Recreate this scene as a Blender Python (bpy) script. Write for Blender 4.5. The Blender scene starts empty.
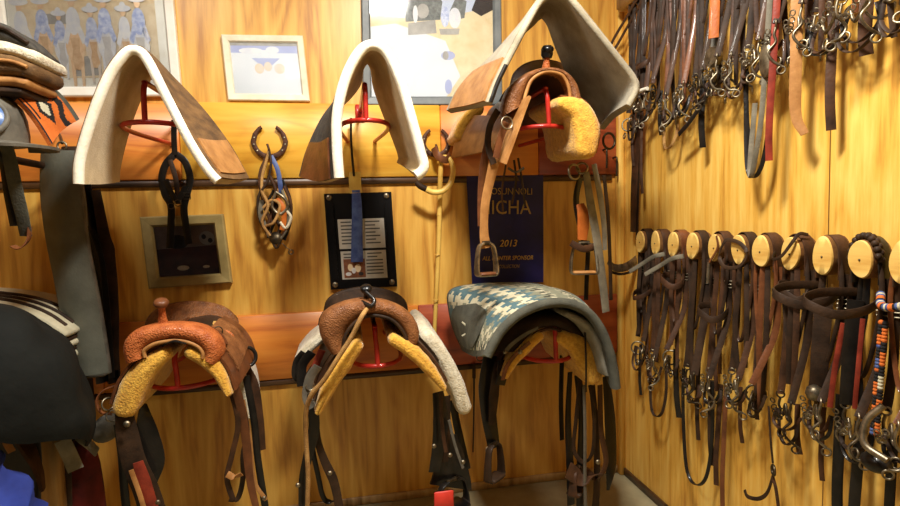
import bpy, math, random
from mathutils import Vector, Matrix
random.seed(7)
PI = math.pi
SC = bpy.context.scene
COL = SC.collection

# ------------------------------------------------------------------ room frame
# x: along the back wall, y: from the photographer to the back wall, z: up (floor = 0)
DW, XR, CEIL, XL, YF = 2.324, 1.266, 2.72, -2.6, -1.6
EYE = Vector((0, 0, 1.25))
CAM = Matrix(((0.98097791, 0.03963438, 0.19003013),
              (-0.19224291, 0.06256963, 0.97935066),
              (-0.02692584, 0.99725331, -0.06899885)))
FOC = 540.0

def ray(px, py):
    return CAM @ Vector((px - 450, 253 - py, FOC))

def P(px, py, d=0.0):           # a point measured off the photo, d metres in front of the back wall
    r = ray(px, py)
    return EYE + r * ((DW - d) / r.y)

def R(px, py, d=0.0):           # the same, d metres off the right wall
    r = ray(px, py)
    return EYE + r * ((XR - d) / r.x)

def PL(pts, d=None):
    out = []
    for p in pts:
        out.append(P(p[0], p[1], p[2] if len(p) > 2 else d))
    return out

def mpp(d):                      # metres per photo pixel at distance d off the back wall
    return (DW - d) / 540 * 1.0

# ------------------------------------------------------------------ materials
def lin(c):
    return tuple(((v / 255) / 12.92 if v / 255 <= 0.04045 else ((v / 255 + 0.055) / 1.055) ** 2.4) for v in c[:3]) + (1.0,)

def new_mat(name):
    m = bpy.data.materials.new(name)
    m.use_nodes = True
    nt = m.node_tree
    b = nt.nodes['Principled BSDF']
    return m, nt, b

def N(nt, typ, **kw):
    n = nt.nodes.new(typ)
    for k, v in kw.items():
        if k in n.inputs:
            n.inputs[k].default_value = v
        else:
            setattr(n, k, v)
    return n

def ramp(nt, stops):
    r = nt.nodes.new('ShaderNodeValToRGB')
    el = r.color_ramp.elements
    while len(el) < len(stops):
        el.new(0.5)
    for e, (p, c) in zip(el, stops):
        e.position = p
        e.color = lin(c)
    return r

def mat(name, c1, c2=None, rough=0.55, metal=0.0, scale=18, bump=0.25, bscale=120, kind='noise', coat=0.0, sheen=0.0, spec=None, stretch=(1, 1, 1), lo=.32, hi=.68):
    m, nt, b = new_mat(name)
    L = nt.links.new
    c2 = c2 or tuple(v * 0.72 for v in c1)
    tc = N(nt, 'ShaderNodeTexCoord')
    mp = N(nt, 'ShaderNodeMapping')
    mp.inputs['Scale'].default_value = stretch
    L(tc.outputs['Object'], mp.inputs['Vector'])
    n1 = N(nt, 'ShaderNodeTexNoise', Scale=scale, Detail=5.0, Roughness=0.6)
    L(mp.outputs[0], n1.inputs['Vector'])
    r = ramp(nt, [(lo, c2), (hi, c1)])
    L(n1.outputs['Fac'], r.inputs[0])
    L(r.outputs[0], b.inputs['Base Color'])
    if bump:
        if kind == 'voronoi':
            n2 = N(nt, 'ShaderNodeTexVoronoi', Scale=bscale)
            o = n2.outputs['Distance']
        else:
            n2 = N(nt, 'ShaderNodeTexNoise', Scale=bscale, Detail=3.0)
            o = n2.outputs['Fac']
        L(tc.outputs['Object'], n2.inputs['Vector'])
        bp = N(nt, 'ShaderNodeBump', Strength=bump, Distance=0.004)
        L(o, bp.inputs['Height'])
        L(bp.outputs[0], b.inputs['Normal'])
    b.inputs['Roughness'].default_value = rough
    b.inputs['Metallic'].default_value = metal
    b.inputs['Coat Weight'].default_value = coat
    b.inputs['Sheen Weight'].default_value = sheen
    b.inputs['Specular IOR Level'].default_value = spec if spec is not None else (.22 if 'leather' in name or 'strap' in name or 'web' in name else .4)
    return m

def wood(name, dark, mid, light, axis='z', fine=34, coat=0.15, rough=0.42, wave=5.0, groove=0, fig=0.22):
    """sawn or veneered timber: streaks and flame figure running along axis"""
    m, nt, b = new_mat(name)
    L = nt.links.new
    tc = N(nt, 'ShaderNodeTexCoord')
    mp = N(nt, 'ShaderNodeMapping')
    sc = {'x': (0.07, 1, 1), 'y': (1, 0.07, 1), 'z': (1, 1, 0.07)}[axis]
    mp.inputs['Scale'].default_value = sc
    L(tc.outputs['Object'], mp.inputs['Vector'])
    n1 = N(nt, 'ShaderNodeTexNoise', Scale=fine, Detail=6.0, Roughness=0.62)
    L(mp.outputs[0], n1.inputs['Vector'])
    mp2 = N(nt, 'ShaderNodeMapping')
    mp2.inputs['Scale'].default_value = tuple(v if v == 1 else 0.16 for v in sc)
    L(tc.outputs['Object'], mp2.inputs['Vector'])
    n2 = N(nt, 'ShaderNodeTexNoise', Scale=wave, Detail=2.0, Distortion=1.2)
    L(mp2.outputs[0], n2.inputs['Vector'])
    mu = N(nt, 'ShaderNodeMath', operation='MULTIPLY'); mu.inputs[1].default_value = 9.0
    L(n2.outputs['Fac'], mu.inputs[0])
    fr = N(nt, 'ShaderNodeMath', operation='PINGPONG'); fr.inputs[1].default_value = 1.0
    L(mu.outputs[0], fr.inputs[0])
    mx = N(nt, 'ShaderNodeMath', operation='MULTIPLY_ADD')
    mx.inputs[1].default_value = fig
    L(fr.outputs[0], mx.inputs[0])
    s2 = N(nt, 'ShaderNodeMath', operation='MULTIPLY'); s2.inputs[1].default_value = 1 - fig
    L(n1.outputs['Fac'], s2.inputs[0])
    L(s2.outputs[0], mx.inputs[2])
    r = ramp(nt, [(0.30, dark), (0.46, mid), (0.66, light)])
    L(mx.outputs[0], r.inputs[0])
    col = r.outputs[0]
    if groove:
        sx = N(nt, 'ShaderNodeSeparateXYZ'); L(tc.outputs['Object'], sx.inputs[0])
        md = N(nt, 'ShaderNodeMath', operation='PINGPONG'); md.inputs[1].default_value = groove
        L(sx.outputs['Y' if axis == 'z' else 'Z'], md.inputs[0])
        lt = N(nt, 'ShaderNodeMath', operation='LESS_THAN'); lt.inputs[1].default_value = 0.002
        L(md.outputs[0], lt.inputs[0])
        mm = N(nt, 'ShaderNodeMix', data_type='RGBA')
        L(lt.outputs[0], mm.inputs['Factor']); L(col, mm.inputs[6]); mm.inputs[7].default_value = lin(tuple(v * 0.6 for v in dark))
        col = mm.outputs[2]
    L(col, b.inputs['Base Color'])
    bp = N(nt, 'ShaderNodeBump', Strength=0.12, Distance=0.003)
    L(n1.outputs['Fac'], bp.inputs['Height']); L(bp.outputs[0], b.inputs['Normal'])
    b.inputs['Roughness'].default_value = rough
    b.inputs['Coat Weight'].default_value = coat
    b.inputs['Coat Roughness'].default_value = 0.3
    return m

def glass_pane():
    m, nt, b = new_mat('picture_glass')
    L = nt.links.new
    nt.nodes.remove(b)
    out = [n for n in nt.nodes if n.type == 'OUTPUT_MATERIAL'][0]
    t = N(nt, 'ShaderNodeBsdfTransparent'); g = N(nt, 'ShaderNodeBsdfGlossy', Roughness=0.06)
    f = N(nt, 'ShaderNodeFresnel', IOR=1.5); x = N(nt, 'ShaderNodeMixShader')
    L(f.outputs[0], x.inputs[0]); L(t.outputs[0], x.inputs[1]); L(g.outputs[0], x.inputs[2]); L(x.outputs[0], out.inputs[0])
    return m

M = {}
M['ply'] = wood('plywood_wall', (180, 122, 48), (214, 158, 66), (232, 184, 88), 'z', 30)
M['pine'] = wood('pine_wall', (192, 134, 50), (228, 174, 74), (242, 200, 104), 'z', 46, groove=0.61, fig=.14)
M['plank'] = wood('stained_plank', (210, 146, 44), (234, 174, 60), (243, 192, 78), 'x', 22, coat=.3)
M['redplank'] = wood('red_stained_plank', (120, 44, 24), (158, 66, 36), (178, 86, 48), 'x', 22, coat=.3)
M['orangeplank'] = wood('orange_stained_plank', (186, 98, 32), (216, 128, 46), (228, 146, 58), 'x', 22, coat=.3)
M['darkwood_gapshade'] = wood('dark_wood_and_gap_shade', (40, 26, 14), (66, 42, 24), (88, 60, 34), 'x', 22)
M['post'] = wood('post_wood', (120, 92, 56), (166, 132, 86), (190, 160, 112), 'z', 30)
M['concrete'] = mat('concrete_floor', (168, 156, 120), (136, 124, 92), .8, scale=5, bscale=40, bump=.15)
M['paint'] = mat('white_ceiling_paint', (225, 222, 210), (215, 210, 198), .9, bump=0)
M['white'] = mat('white_frame_paint', (248, 246, 236), (236, 232, 218), .45, bump=.05)
M['cream'] = mat('cream_frame', (240, 232, 208), (222, 210, 180), .5, bump=.05)
M['greyframe'] = mat('grey_frame', (120, 124, 122), (84, 90, 92), .4, scale=9, bump=.05)
M['olive'] = mat('olive_gold_frame', (166, 146, 94), (134, 116, 70), .5, scale=12, bump=.1)
M['black'] = mat('black_plastic', (22, 20, 20), (12, 11, 12), .3, bump=.03)
M['glass'] = glass_pane()
M['redsteel'] = mat('red_painted_steel', (196, 46, 34), (158, 34, 26), .38, bump=.05, coat=.3)
M['steel'] = mat('worn_steel', (168, 156, 132), (92, 82, 66), .4, .9, scale=40, bump=.08)
M['darksteel'] = mat('dark_steel', (96, 84, 64), (48, 40, 32), .42, .85, scale=40, bump=.1)
M['brass'] = mat('old_brass', (196, 160, 92), (132, 104, 54), .38, .9, scale=40, bump=.05)
M['rust'] = mat('rusty_iron', (96, 62, 42), (58, 36, 26), .6, .5, scale=60, bump=.3)
M['tooled'] = mat('tooled_russet_leather', (196, 112, 60), (150, 74, 36), .42, scale=30, bump=.6, bscale=210, kind='voronoi', coat=.08)
M['tooled2'] = mat('tooled_brown_leather', (150, 98, 58), (104, 62, 34), .42, scale=30, bump=.6, bscale=210, kind='voronoi', coat=.08)
M['tan'] = mat('tan_leather', (186, 134, 78), (146, 98, 52), .5, bump=.2)
M['saddlebrown'] = mat('saddle_brown_leather', (124, 74, 42), (84, 48, 28), .42, bump=.25, coat=.15)
M['brown'] = mat('brown_leather', (84, 54, 34), (48, 31, 20), .55, bump=.25, coat=.03)
M['dark'] = mat('dark_leather', (64, 44, 28), (34, 23, 15), .62, bump=.25, coat=.03)
M['blackleather'] = mat('black_leather', (36, 31, 27), (18, 16, 14), .34, bump=.2, coat=.2)
M['orangeleather'] = mat('orange_leather', (200, 112, 46), (160, 80, 30), .42, bump=.2, coat=.1)
M['redleather'] = mat('red_leather', (156, 62, 42), (104, 38, 28), .45, bump=.2)
M['greystrap'] = mat('grey_webbing', (132, 124, 106), (92, 86, 72), .6, bump=.4, bscale=260)
M['fleece'] = mat('golden_sheepskin', (232, 180, 66), (196, 138, 40), .95, scale=60, bump=1.0, bscale=170, sheen=.3)
M['whitefleece'] = mat('cream_sheepskin', (232, 222, 196), (196, 182, 150), .95, scale=50, bump=1.0, bscale=170, sheen=.3)
M['felt'] = mat('tan_felt', (204, 182, 136), (176, 150, 104), .95, scale=14, bump=.5, bscale=220, sheen=.2)  # tan puts shade and dirt into the pads' inner face
M['greyfelt'] = mat('grey_felt', (172, 162, 138), (128, 118, 96), .95, scale=10, bump=.5, bscale=160, sheen=.2)
M['binding'] = mat('cream_bar_and_lit_edge', (246, 240, 222), (228, 218, 192), .8, bump=.3)  # pads' front edge made cream because it is lit; also the pale bar
M['brownweave'] = mat('brown_woven_wool', (132, 98, 58), (78, 56, 34), .9, scale=26, bump=.5, bscale=240, stretch=(1, .35, 1))
M['charweave'] = mat('charcoal_woven_wool', (78, 74, 66), (44, 42, 40), .9, scale=40, bump=.6, bscale=260)
M['greypad'] = mat('grey_green_felt', (112, 112, 98), (84, 84, 72), .62, scale=7, bump=.2, bscale=140, coat=.1)
M['nylon'] = mat('black_nylon', (24, 25, 22), (14, 15, 13), .8, scale=6, bump=.5, bscale=40, spec=.12)
M['bluecloth'] = mat('blue_cloth', (44, 66, 160), (28, 42, 112), .7, scale=7, bump=.4, bscale=30)
M['blueplastic'] = mat('blue_plastic', (72, 116, 178), (40, 62, 110), .3, scale=22, bump=.1)
M['redcloth'] = mat('dark_red_cloth', (120, 34, 28), (70, 22, 20), .8, scale=14, bump=.4, bscale=60)
M['greycloth'] = mat('grey_cloth', (150, 146, 132), (112, 108, 96), .8, bump=.3)
M['greyleather'] = mat('grey_leather', (112, 106, 94), (78, 74, 66), .5, bump=.2)
M['orange'] = mat('orange_wool', (214, 112, 40), (184, 88, 28), .9, bump=.4, bscale=240)
M['blackwool'] = mat('black_wool', (34, 30, 28), (20, 18, 18), .95, bump=.4, bscale=240)
M['ivorywool'] = mat('ivory_wool', (206, 200, 172), (182, 174, 144), .95, bump=.4, bscale=240)
M['tealwool'] = mat('teal_wool', (90, 118, 122), (66, 92, 100), .95, bump=.4, bscale=240)
M['greywool'] = mat('grey_green_wool', (142, 142, 120), (110, 112, 94), .95, bump=.4, bscale=240)
M['slate'] = mat('slate_wool', (92, 92, 80), (66, 66, 58), .95, bump=.5, bscale=200)
M['navy'] = mat('navy_satin', (40, 36, 104), (26, 24, 72), .5, scale=8, bump=.15, bscale=60)
M['gold'] = mat('gold_lettering', (236, 190, 84), (214, 164, 62), .6, bump=0)
M['dullgold'] = mat('dull_gold_lettering', (196, 164, 92), (160, 130, 72), .6, bump=0)
M['log'] = wood('cut_log_face', (206, 156, 72), (230, 188, 100), (240, 208, 130), 'y', 26, coat=0, rough=.6)
M['bark'] = mat('log_side', (146, 98, 46), (96, 62, 30), .8, bump=.6, bscale=60)
M['paper'] = mat('grey_paper', (206, 202, 190), (184, 180, 168), .7, bump=0)
M['ink'] = mat('grey_ink', (92, 90, 86), (70, 68, 66), .7, bump=0)
M['rope'] = mat('tan_rope', (190, 146, 84), (140, 100, 52), .8, bump=.8, bscale=300)
M['cane'] = mat('yellow_bamboo', (244, 206, 110), (216, 168, 72), .4, scale=8, bump=.1, coat=.2)
M['redtag'] = mat('red_plastic', (214, 60, 44), (190, 46, 36), .5, bump=.05)
M['blueribbon'] = mat('blue_ribbon', (84, 104, 150), (44, 58, 112), .5, scale=30, bump=.05)
M['yellowribbon'] = mat('yellow_ribbon', (206, 170, 76), (178, 140, 54), .55, bump=.05)

def flat(name, c, c2=None, scale=14, rough=.6):
    if name not in M:
        M[name] = mat(name, c, c2 or tuple(v * .93 for v in c), rough, scale=scale, bump=0)
    return M[name]

# ------------------------------------------------------------------ shape helpers
def catmull(pts, k=6, closed=False):
    pts = [Vector(p) for p in pts]
    n = len(pts)
    if n < 3:
        a, b = pts[0], pts[-1]
        return [a.lerp(b, i / k) for i in range(k + 1)]
    out = []
    rng = range(n) if closed else range(n - 1)
    for i in rng:
        p1, p2 = pts[i], pts[(i + 1) % n]
        p0 = pts[i - 1] if (i > 0 or closed) else p1 * 2 - p2
        p3 = pts[(i + 2) % n] if (i + 2 < n or closed) else p2 * 2 - p1
        for j in range(k):
            t = j / k
            out.append(0.5 * ((2 * p1) + (p2 - p0) * t + (2 * p0 - 5 * p1 + 4 * p2 - p3) * t * t + (3 * p1 - p0 - 3 * p2 + p3) * t ** 3))
    if not closed:
        out.append(pts[-1].copy())
    return out

def resample(pts, n):
    ds = [0]
    for a, b in zip(pts, pts[1:]):
        ds.append(ds[-1] + (b - a).length)
    out, j = [], 0
    for i in range(n):
        t = ds[-1] * i / (n - 1)
        while j < len(pts) - 2 and ds[j + 1] < t:
            j += 1
        seg = ds[j + 1] - ds[j]
        out.append(pts[j].lerp(pts[j + 1], (t - ds[j]) / seg if seg > 1e-9 else 0))
    return out

def interp(vals, t):
    if not isinstance(vals, (list, tuple)):
        return vals
    x = t * (len(vals) - 1)
    i = min(int(x), len(vals) - 2)
    return vals[i] + (vals[i + 1] - vals[i]) * (x - i)

class MB:
    def __init__(s):
        s.v, s.f, s.mi = [], [], []

    def add(s, vs, fs, mi=0):
        o = len(s.v)
        s.v += [Vector(v) for v in vs]
        s.f += [tuple(i + o for i in f) for f in fs]
        s.mi += [mi] * len(fs) if isinstance(mi, int) else mi
        return s

    def loft(s, rings, closed=True, caps=True, loop=False, mi=0):
        n = len(rings[0]); vs = [p for r in rings for p in r]; fs = []
        m = len(rings)
        for i in range(m if loop else m - 1):
            k = (i + 1) % m
            for j in range(n if closed else n - 1):
                j2 = (j + 1) % n
                fs.append((i * n + j, i * n + j2, k * n + j2, k * n + j))
        if caps and closed and not loop:
            fs.append(tuple(range(n - 1, -1, -1)))
            fs.append(tuple((m - 1) * n + j for j in range(n)))
        return s.add(vs, fs, mi)

    def tube(s, pts, r=0.004, n=8, k=6, closed=False, smooth=True, mi=0, flat=1.0):
        ps = catmull(pts, k, closed) if smooth else [Vector(p) for p in pts]
        m = len(ps); rings = []
        up = None
        for i, p in enumerate(ps):
            a = ps[(i - 1) % m] if (i > 0 or closed) else p
            b = ps[(i + 1) % m] if (i < m - 1 or closed) else p
            t = (b - a)
            t = t.normalized() if t.length > 1e-9 else Vector((0, 0, 1))
            if up is None:
                up = Vector((0, 0, 1)) if abs(t.z) < .9 else Vector((0, 1, 0))
            up = up - t * up.dot(t)
            up = up.normalized() if up.length > 1e-6 else t.orthogonal().normalized()
            sd = t.cross(up)
            rr = interp(r, i / max(1, m - 1))
            rings.append([p + (sd * math.cos(2 * PI * j / n) * flat + up * math.sin(2 * PI * j / n)) * rr for j in range(n)])
        return s.loft(rings, True, not closed, closed, mi)

    def strap(s, pts, w=0.02, t=0.003, side=(1, 0, 0), k=6, closed=False, mi=0, twist=0.0):
        """a flat leather band; side says which way its width runs"""
        ps = catmull(pts, k, closed)
        m = len(ps); rings = []; last = Vector(side)
        for i, p in enumerate(ps):
            a = ps[(i - 1) % m] if (i > 0 or closed) else p
            b = ps[(i + 1) % m] if (i < m - 1 or closed) else p
            tg = (b - a)
            tg = tg.normalized() if tg.length > 1e-9 else Vector((0, 0, 1))
            sd = Vector(side) - tg * tg.dot(Vector(side))
            if sd.length < 0.15:
                sd = last - tg * tg.dot(last)
            sd.normalize(); last = sd
            if twist:
                sd = Matrix.Rotation(twist * i / m, 3, tg) @ sd
            nm = tg.cross(sd)
            ww = interp(w, i / max(1, m - 1)) / 2; tt = t / 2
            e = min(tt, ww * .4)
            rings.append([p + sd * x + nm * y for x, y in ((-ww, -tt + e * .5), (-ww + e, -tt), (ww - e, -tt), (ww, -tt + e * .5), (ww, tt - e * .5), (ww - e, tt), (-ww + e, tt), (-ww, tt - e * .5))])
        return s.loft(rings, True, not closed, closed, mi)

    def sheet(s, g, t0, t1, mi=0, flip=False):
        """a slab following the point grid g, from t0 to t1 along its normals"""
        nu, nv = len(g), len(g[0])
        nm = []
        for i in range(nu):
            row = []
            for j in range(nv):
                du = g[min(i + 1, nu - 1)][j] - g[max(i - 1, 0)][j]
                dv = g[i][min(j + 1, nv - 1)] - g[i][max(j - 1, 0)]
                c = du.cross(dv)
                c = c.normalized() if c.length > 1e-12 else Vector((0, 0, 1))
                row.append(-c if flip else c)
            nm.append(row)
        A = [g[i][j] + nm[i][j] * t0 for i in range(nu) for j in range(nv)]
        B = [g[i][j] + nm[i][j] * t1 for i in range(nu) for j in range(nv)]
        q = nu * nv; fs = []; ms = []
        for i in range(nu - 1):
            for j in range(nv - 1):
                a, b, c, d = i * nv + j, i * nv + j + 1, (i + 1) * nv + j + 1, (i + 1) * nv + j
                k = mi if isinstance(mi, int) else mi((i + .5) / (nu - 1), (j + .5) / (nv - 1))
                fs += [(a, b, c, d), (q + d, q + c, q + b, q + a)]; ms += [k, k]
        edge = [i * nv for i in range(nu)] + [(nu - 1) * nv + j for j in range(1, nv)] + [i * nv + nv - 1 for i in range(nu - 2, -1, -1)] + [j for j in range(nv - 2, 0, -1)]
        for a, b in zip(edge, edge[1:] + edge[:1]):
            fs.append((a, b, q + b, q + a)); ms.append(0)
        return s.add(A + B, fs, ms)

    def box(s, c, sz, rot=None, bev=0.0, mi=0):
        c = Vector(c); x, y, z = [v / 2 for v in sz]
        e = min(bev, x * .9, y * .9, z * .9)
        rings = []
        prof = [(-z, e), (-z + e, 0), (z - e, 0), (z, e)] if e else [(-z, 0), (z, 0)]
        for zz, ins in prof:
            a, b = x - ins, y - ins
            if e:
                ring = [(a, b - e), (a - e, b), (-a + e, b), (-a, b - e), (-a, -b + e), (-a + e, -b), (a - e, -b), (a, -b + e)]
            else:
                ring = [(a, b), (-a, b), (-a, -b), (a, -b)]
            rr = []
            for q in ring:
                v = Vector((q[0], q[1], zz))
                rr.append(c + (rot @ v if rot else v))
            rings.append(rr)
        return s.loft(rings, mi=mi)

    def lathe(s, prof, c, axis=(0, 0, 1), n=20, mi=0, sx=1.0):
        c = Vector(c); ax = Vector(axis).normalized()
        u = ax.orthogonal().normalized(); w = ax.cross(u)
        return s.loft([[c + ax * h + (u * math.cos(2 * PI * j / n) * sx + w * math.sin(2 * PI * j / n)) * r for j in range(n)] for r, h in prof], mi=mi)

    def torus(s, c, nrm, R_, r, n=24, m=8, sy=1.0, mi=0, up=None):
        c = Vector(c); nn = Vector(nrm).normalized()
        u = Vector(up) if up else (Vector((0, 0, 1)) if abs(nn.z) < .9 else Vector((1, 0, 0)))
        u = (u - nn * u.dot(nn)).normalized(); w = nn.cross(u)
        return s.tube([c + w * math.cos(2 * PI * i / n) * R_ + u * math.sin(2 * PI * i / n) * R_ * sy for i in range(n)], r, m, closed=True, smooth=False, mi=mi)

    def ball(s, c, r, n=12, sc=(1, 1, 1), mi=0):
        c = Vector(c); rings = []
        for i in range(1, n):
            a = PI * i / n
            rings.append([c + Vector((math.sin(a) * math.cos(2 * PI * j / n) * sc[0], math.sin(a) * math.sin(2 * PI * j / n) * sc[1], math.cos(a) * sc[2])) * r for j in range(n)])
        return s.loft(rings, mi=mi)

    def slab(s, cen, w, y0, y1, mi=0, rise=0.0, rnd=.022):
        """a thick strip: centreline cen (x,z of the points), width w, running back from y0 to y1"""
        cen = resample(catmull(cen, 6), 12); n = len(cen)
        def outline(k):
            Lf, Rt = [], []
            for i, p in enumerate(cen):
                a, b = cen[max(i - 1, 0)], cen[min(i + 1, n - 1)]
                t = Vector((b.x - a.x, 0, b.z - a.z)).normalized(); o = Vector((-t.z, 0, t.x))
                ww = interp(w, i / (n - 1)) / 2 * k
                Lf.append(p + o * ww); Rt.append(p - o * ww)
            def cap(p, q, out):
                m_ = (p + q) / 2; h = (p - q) / 2; rr = h.length
                return [m_ + h * math.cos(PI * i / 5) + out * rr * math.sin(PI * i / 5) * .8 for i in range(1, 5)]
            t1 = (cen[-1] - cen[-2]); t1.y = 0; t1.normalize()
            t0 = (cen[0] - cen[1]); t0.y = 0; t0.normalize()
            return Lf + cap(Lf[-1], Rt[-1], t1) + Rt[::-1] + cap(Rt[0], Lf[0], t0)
        rings = []
        for y, k in ((y0, .35), (y0 + rnd * .2, .7), (y0 + rnd * .55, .9), (y0 + rnd, 1), ((y0 * 2 + y1) / 3, 1), ((y0 + 2 * y1) / 3, 1), (y1 - .02, 1), (y1, .6)):
            f = (y - y0) / (y1 - y0)
            rings.append([Vector((p.x, y, p.z + rise * f)) for p in outline(k)])
        return s.loft(rings, mi=mi)

    def prism(s, pts, vec, mi=0):
        """a flat outline pushed along vec"""
        a = [Vector(p) for p in pts]; v = Vector(vec)
        return s.loft([a, [p + v for p in a]], mi=mi)

    def jitter(s, a):
        s.v = [v + Vector((random.uniform(-a, a), random.uniform(-a, a), random.uniform(-a, a))) for v in s.v]
        return s

    def build(s, name, m, parent=None, smooth=True, angle=50):
        base = BASE.get(parent.name, Vector()) if parent else Vector()
        me = bpy.data.meshes.new(name)
        me.from_pydata([v - base for v in s.v], [], s.f)
        for k in (m if isinstance(m, (list, tuple)) else [m]):
            me.materials.append(M[k] if isinstance(k, str) else k)
        if isinstance(m, (list, tuple)) and len(m) > 1:
            for p, i in zip(me.polygons, s.mi):
                p.material_index = i
        me.validate(); me.update()
        import bmesh
        bm = bmesh.new(); bm.from_mesh(me)
        bmesh.ops.recalc_face_normals(bm, faces=bm.faces[:])
        bm.to_mesh(me); bm.free()
        if smooth:
            me.polygons.foreach_set('use_smooth', [True] * len(me.polygons))
            me.set_sharp_from_angle(angle=math.radians(angle))
        o = bpy.data.objects.new(name, me); COL.objects.link(o)
        if parent:
            o.parent = parent
            BASE[o.name] = base
        return o

BASE = {}
def thing(name, loc, label, cat, group=None):
    o = bpy.data.objects.new(name, None); COL.objects.link(o)
    o.empty_display_size = .05
    o.location = loc; BASE[o.name] = Vector(loc)
    o['label'] = label; o['category'] = cat
    if group: o['group'] = group
    return o

def tag(o, label, cat, group=None):
    o['label'] = label; o['category'] = cat
    if group: o['group'] = group
    return o

def struct(o):
    o['kind'] = 'structure'; return o

V = Vector
# ------------------------------------------------------------------ the room
struct(MB().box(((XL + XR) / 2, DW + .05, CEIL / 2), (XR - XL + .4, .1, CEIL)).build('wall_back', 'ply', smooth=False))
struct(MB().box((XR + .05, DW / 2 + .05, CEIL / 2), (.1, DW - .1, CEIL)).build('wall_right', 'pine', smooth=False))
struct(MB().box((XL - .05, (DW + YF) / 2, CEIL / 2), (.1, DW - YF, CEIL)).build('wall_left', 'ply', smooth=False))
struct(MB().box(((XL + XR) / 2, (DW + YF) / 2, -.05), (XR - XL + .2, DW - YF + .2, .1)).build('floor', 'concrete', smooth=False))
struct(MB().box(((XL + XR) / 2, (DW + YF) / 2, CEIL + .05), (XR - XL + .2, DW - YF + .2, .1)).build('ceiling', 'post', smooth=False))
struct(MB().box((XR - .006, DW / 2 + .05, .018), (.012, DW - .1, .036), bev=.003).build('baseboard_right', 'darkwood_gapshade'))
struct(MB().box(((XL + XR) / 2, DW - .006, .018), (XR - XL, .012, .036), bev=.003).build('baseboard_back', 'post'))
def plank(name, x0, x1, z0, z1, m):
    struct(MB().box(((x0 + x1) / 2, DW - .011, (z0 + z1) / 2), (x1 - x0 - .002, .022, z1 - z0), bev=.003).build(name, m))
plank('trim_1', XL, -.62, 1.42, 1.715, 'orangeplank')
plank('trim_2', -.62, .42, 1.42, 1.722, 'plank')
plank('trim_3', .42, .86, 1.42, 1.722, 'orangeplank')
plank('trim_4', .86, XR - .03, 1.42, 1.722, 'redplank')
plank('trim_5', XL, -.95, .59, .865, 'orangeplank')
plank('trim_6', -.95, .3, .59, .865, 'orangeplank')
plank('trim_7', .3, XR - .03, .59, .865, 'redplank')
struct(MB().box((XR - .015, DW - .02, CEIL / 2), (.03, .04, CEIL), bev=.004).build('trim_8', 'pine'))
for i, z in enumerate((1.405, .576)):  # dark strips standing in for the shadow gap below each plank
    struct(MB().box(((XL + XR) / 2 - .02, DW - .008, z), (XR - XL - .06, .016, .026), bev=.003).build('trim_%d' % (9 + i), 'darkwood_gapshade'))

# ------------------------------------------------------------------ pictures on the back wall
def quad_pt(q, u, v):
    return (q[0].lerp(q[1], u)).lerp(q[3].lerp(q[2], u), v)

def framed(name, label, cat, q, fw, depth, fm, y_off, mat_w=None, paint=None, matm='white', glass=True):
    """q: world corners TL TR BR BL on the wall; a mitred frame, backing, print and pane"""
    q = [V((p.x, DW - y_off, p.z)) for p in q]
    t = thing(name, (q[3] + q[2]) / 2, label, cat)
    c = (q[0] + q[2]) / 2
    W = (q[1] - q[0]).length; Hh = (q[3] - q[0]).length
    def ins(m):
        return [quad_pt(q, m / W, m / Hh), quad_pt(q, 1 - m / W, m / Hh), quad_pt(q, 1 - m / W, 1 - m / Hh), quad_pt(q, m / W, 1 - m / Hh)]
    rings = []
    for m, o in ((0, 0), (0, depth * .85), (fw * .12, depth), (fw * .8, depth * .9), (fw, depth * .5), (fw, 0)):
        rings.append([p + V((0, -o, 0)) for p in ins(m)])
    fr = MB()
    n = len(rings)
    for i in range(n):
        a, b = rings[i], rings[(i + 1) % n]
        for j in range(4):
            k = (j + 1) % 4
            fr.add([a[j], a[k], b[k], b[j]], [(0, 1, 2, 3)])
    fr.build('frame', fm, t, smooth=False)
    inn = ins(fw * .9)
    b = MB(); b.prism([p + V((0, -.001, 0)) for p in inn], (0, -depth * .3, 0)); b.build('mat_board', matm, t, smooth=False)
    pr = ins(mat_w or fw * .95)
    pr = [p + V((0, -depth * .3 - .0025, 0)) for p in pr]
    if paint:
        paint(t, pr)
    if glass:
        g = [p + V((0, -depth * .3 - .006, 0)) for p in inn]
        MB().prism(g, (0, -.0015, 0)).build('glass_pane', 'glass', t, smooth=False)
    return t

def shape(pr, uv, lift=0.0006):
    return [quad_pt(pr, u, v) + V((0, -lift, 0)) for u, v in uv]

def picture(parts, matsn):
    """a print: one mesh whose coloured areas are flat polygons on the sheet"""
    def f(t, pr):
        mb = MB(); names = []
        mb.prism(pr, (0, .001, 0), 0); names.append(matsn[0])
        for k, (uv, mn) in enumerate(parts):
            if mn not in names: names.append(mn)
            mb.add(shape(pr, uv, .0002 + .00006 * k), [tuple(range(len(uv)))], names.index(mn))
        mb.build('print', names, t, smooth=False)
    return f

def ell(cx, cy, rx, ry, n=14, rot=0):
    return [(cx + rx * math.cos(2 * PI * i / n) * math.cos(rot) - ry * math.sin(2 * PI * i / n) * math.sin(rot),
             cy + rx * math.cos(2 * PI * i / n) * math.sin(rot) + ry * math.sin(2 * PI * i / n) * math.cos(rot)) for i in range(n)]

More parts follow.
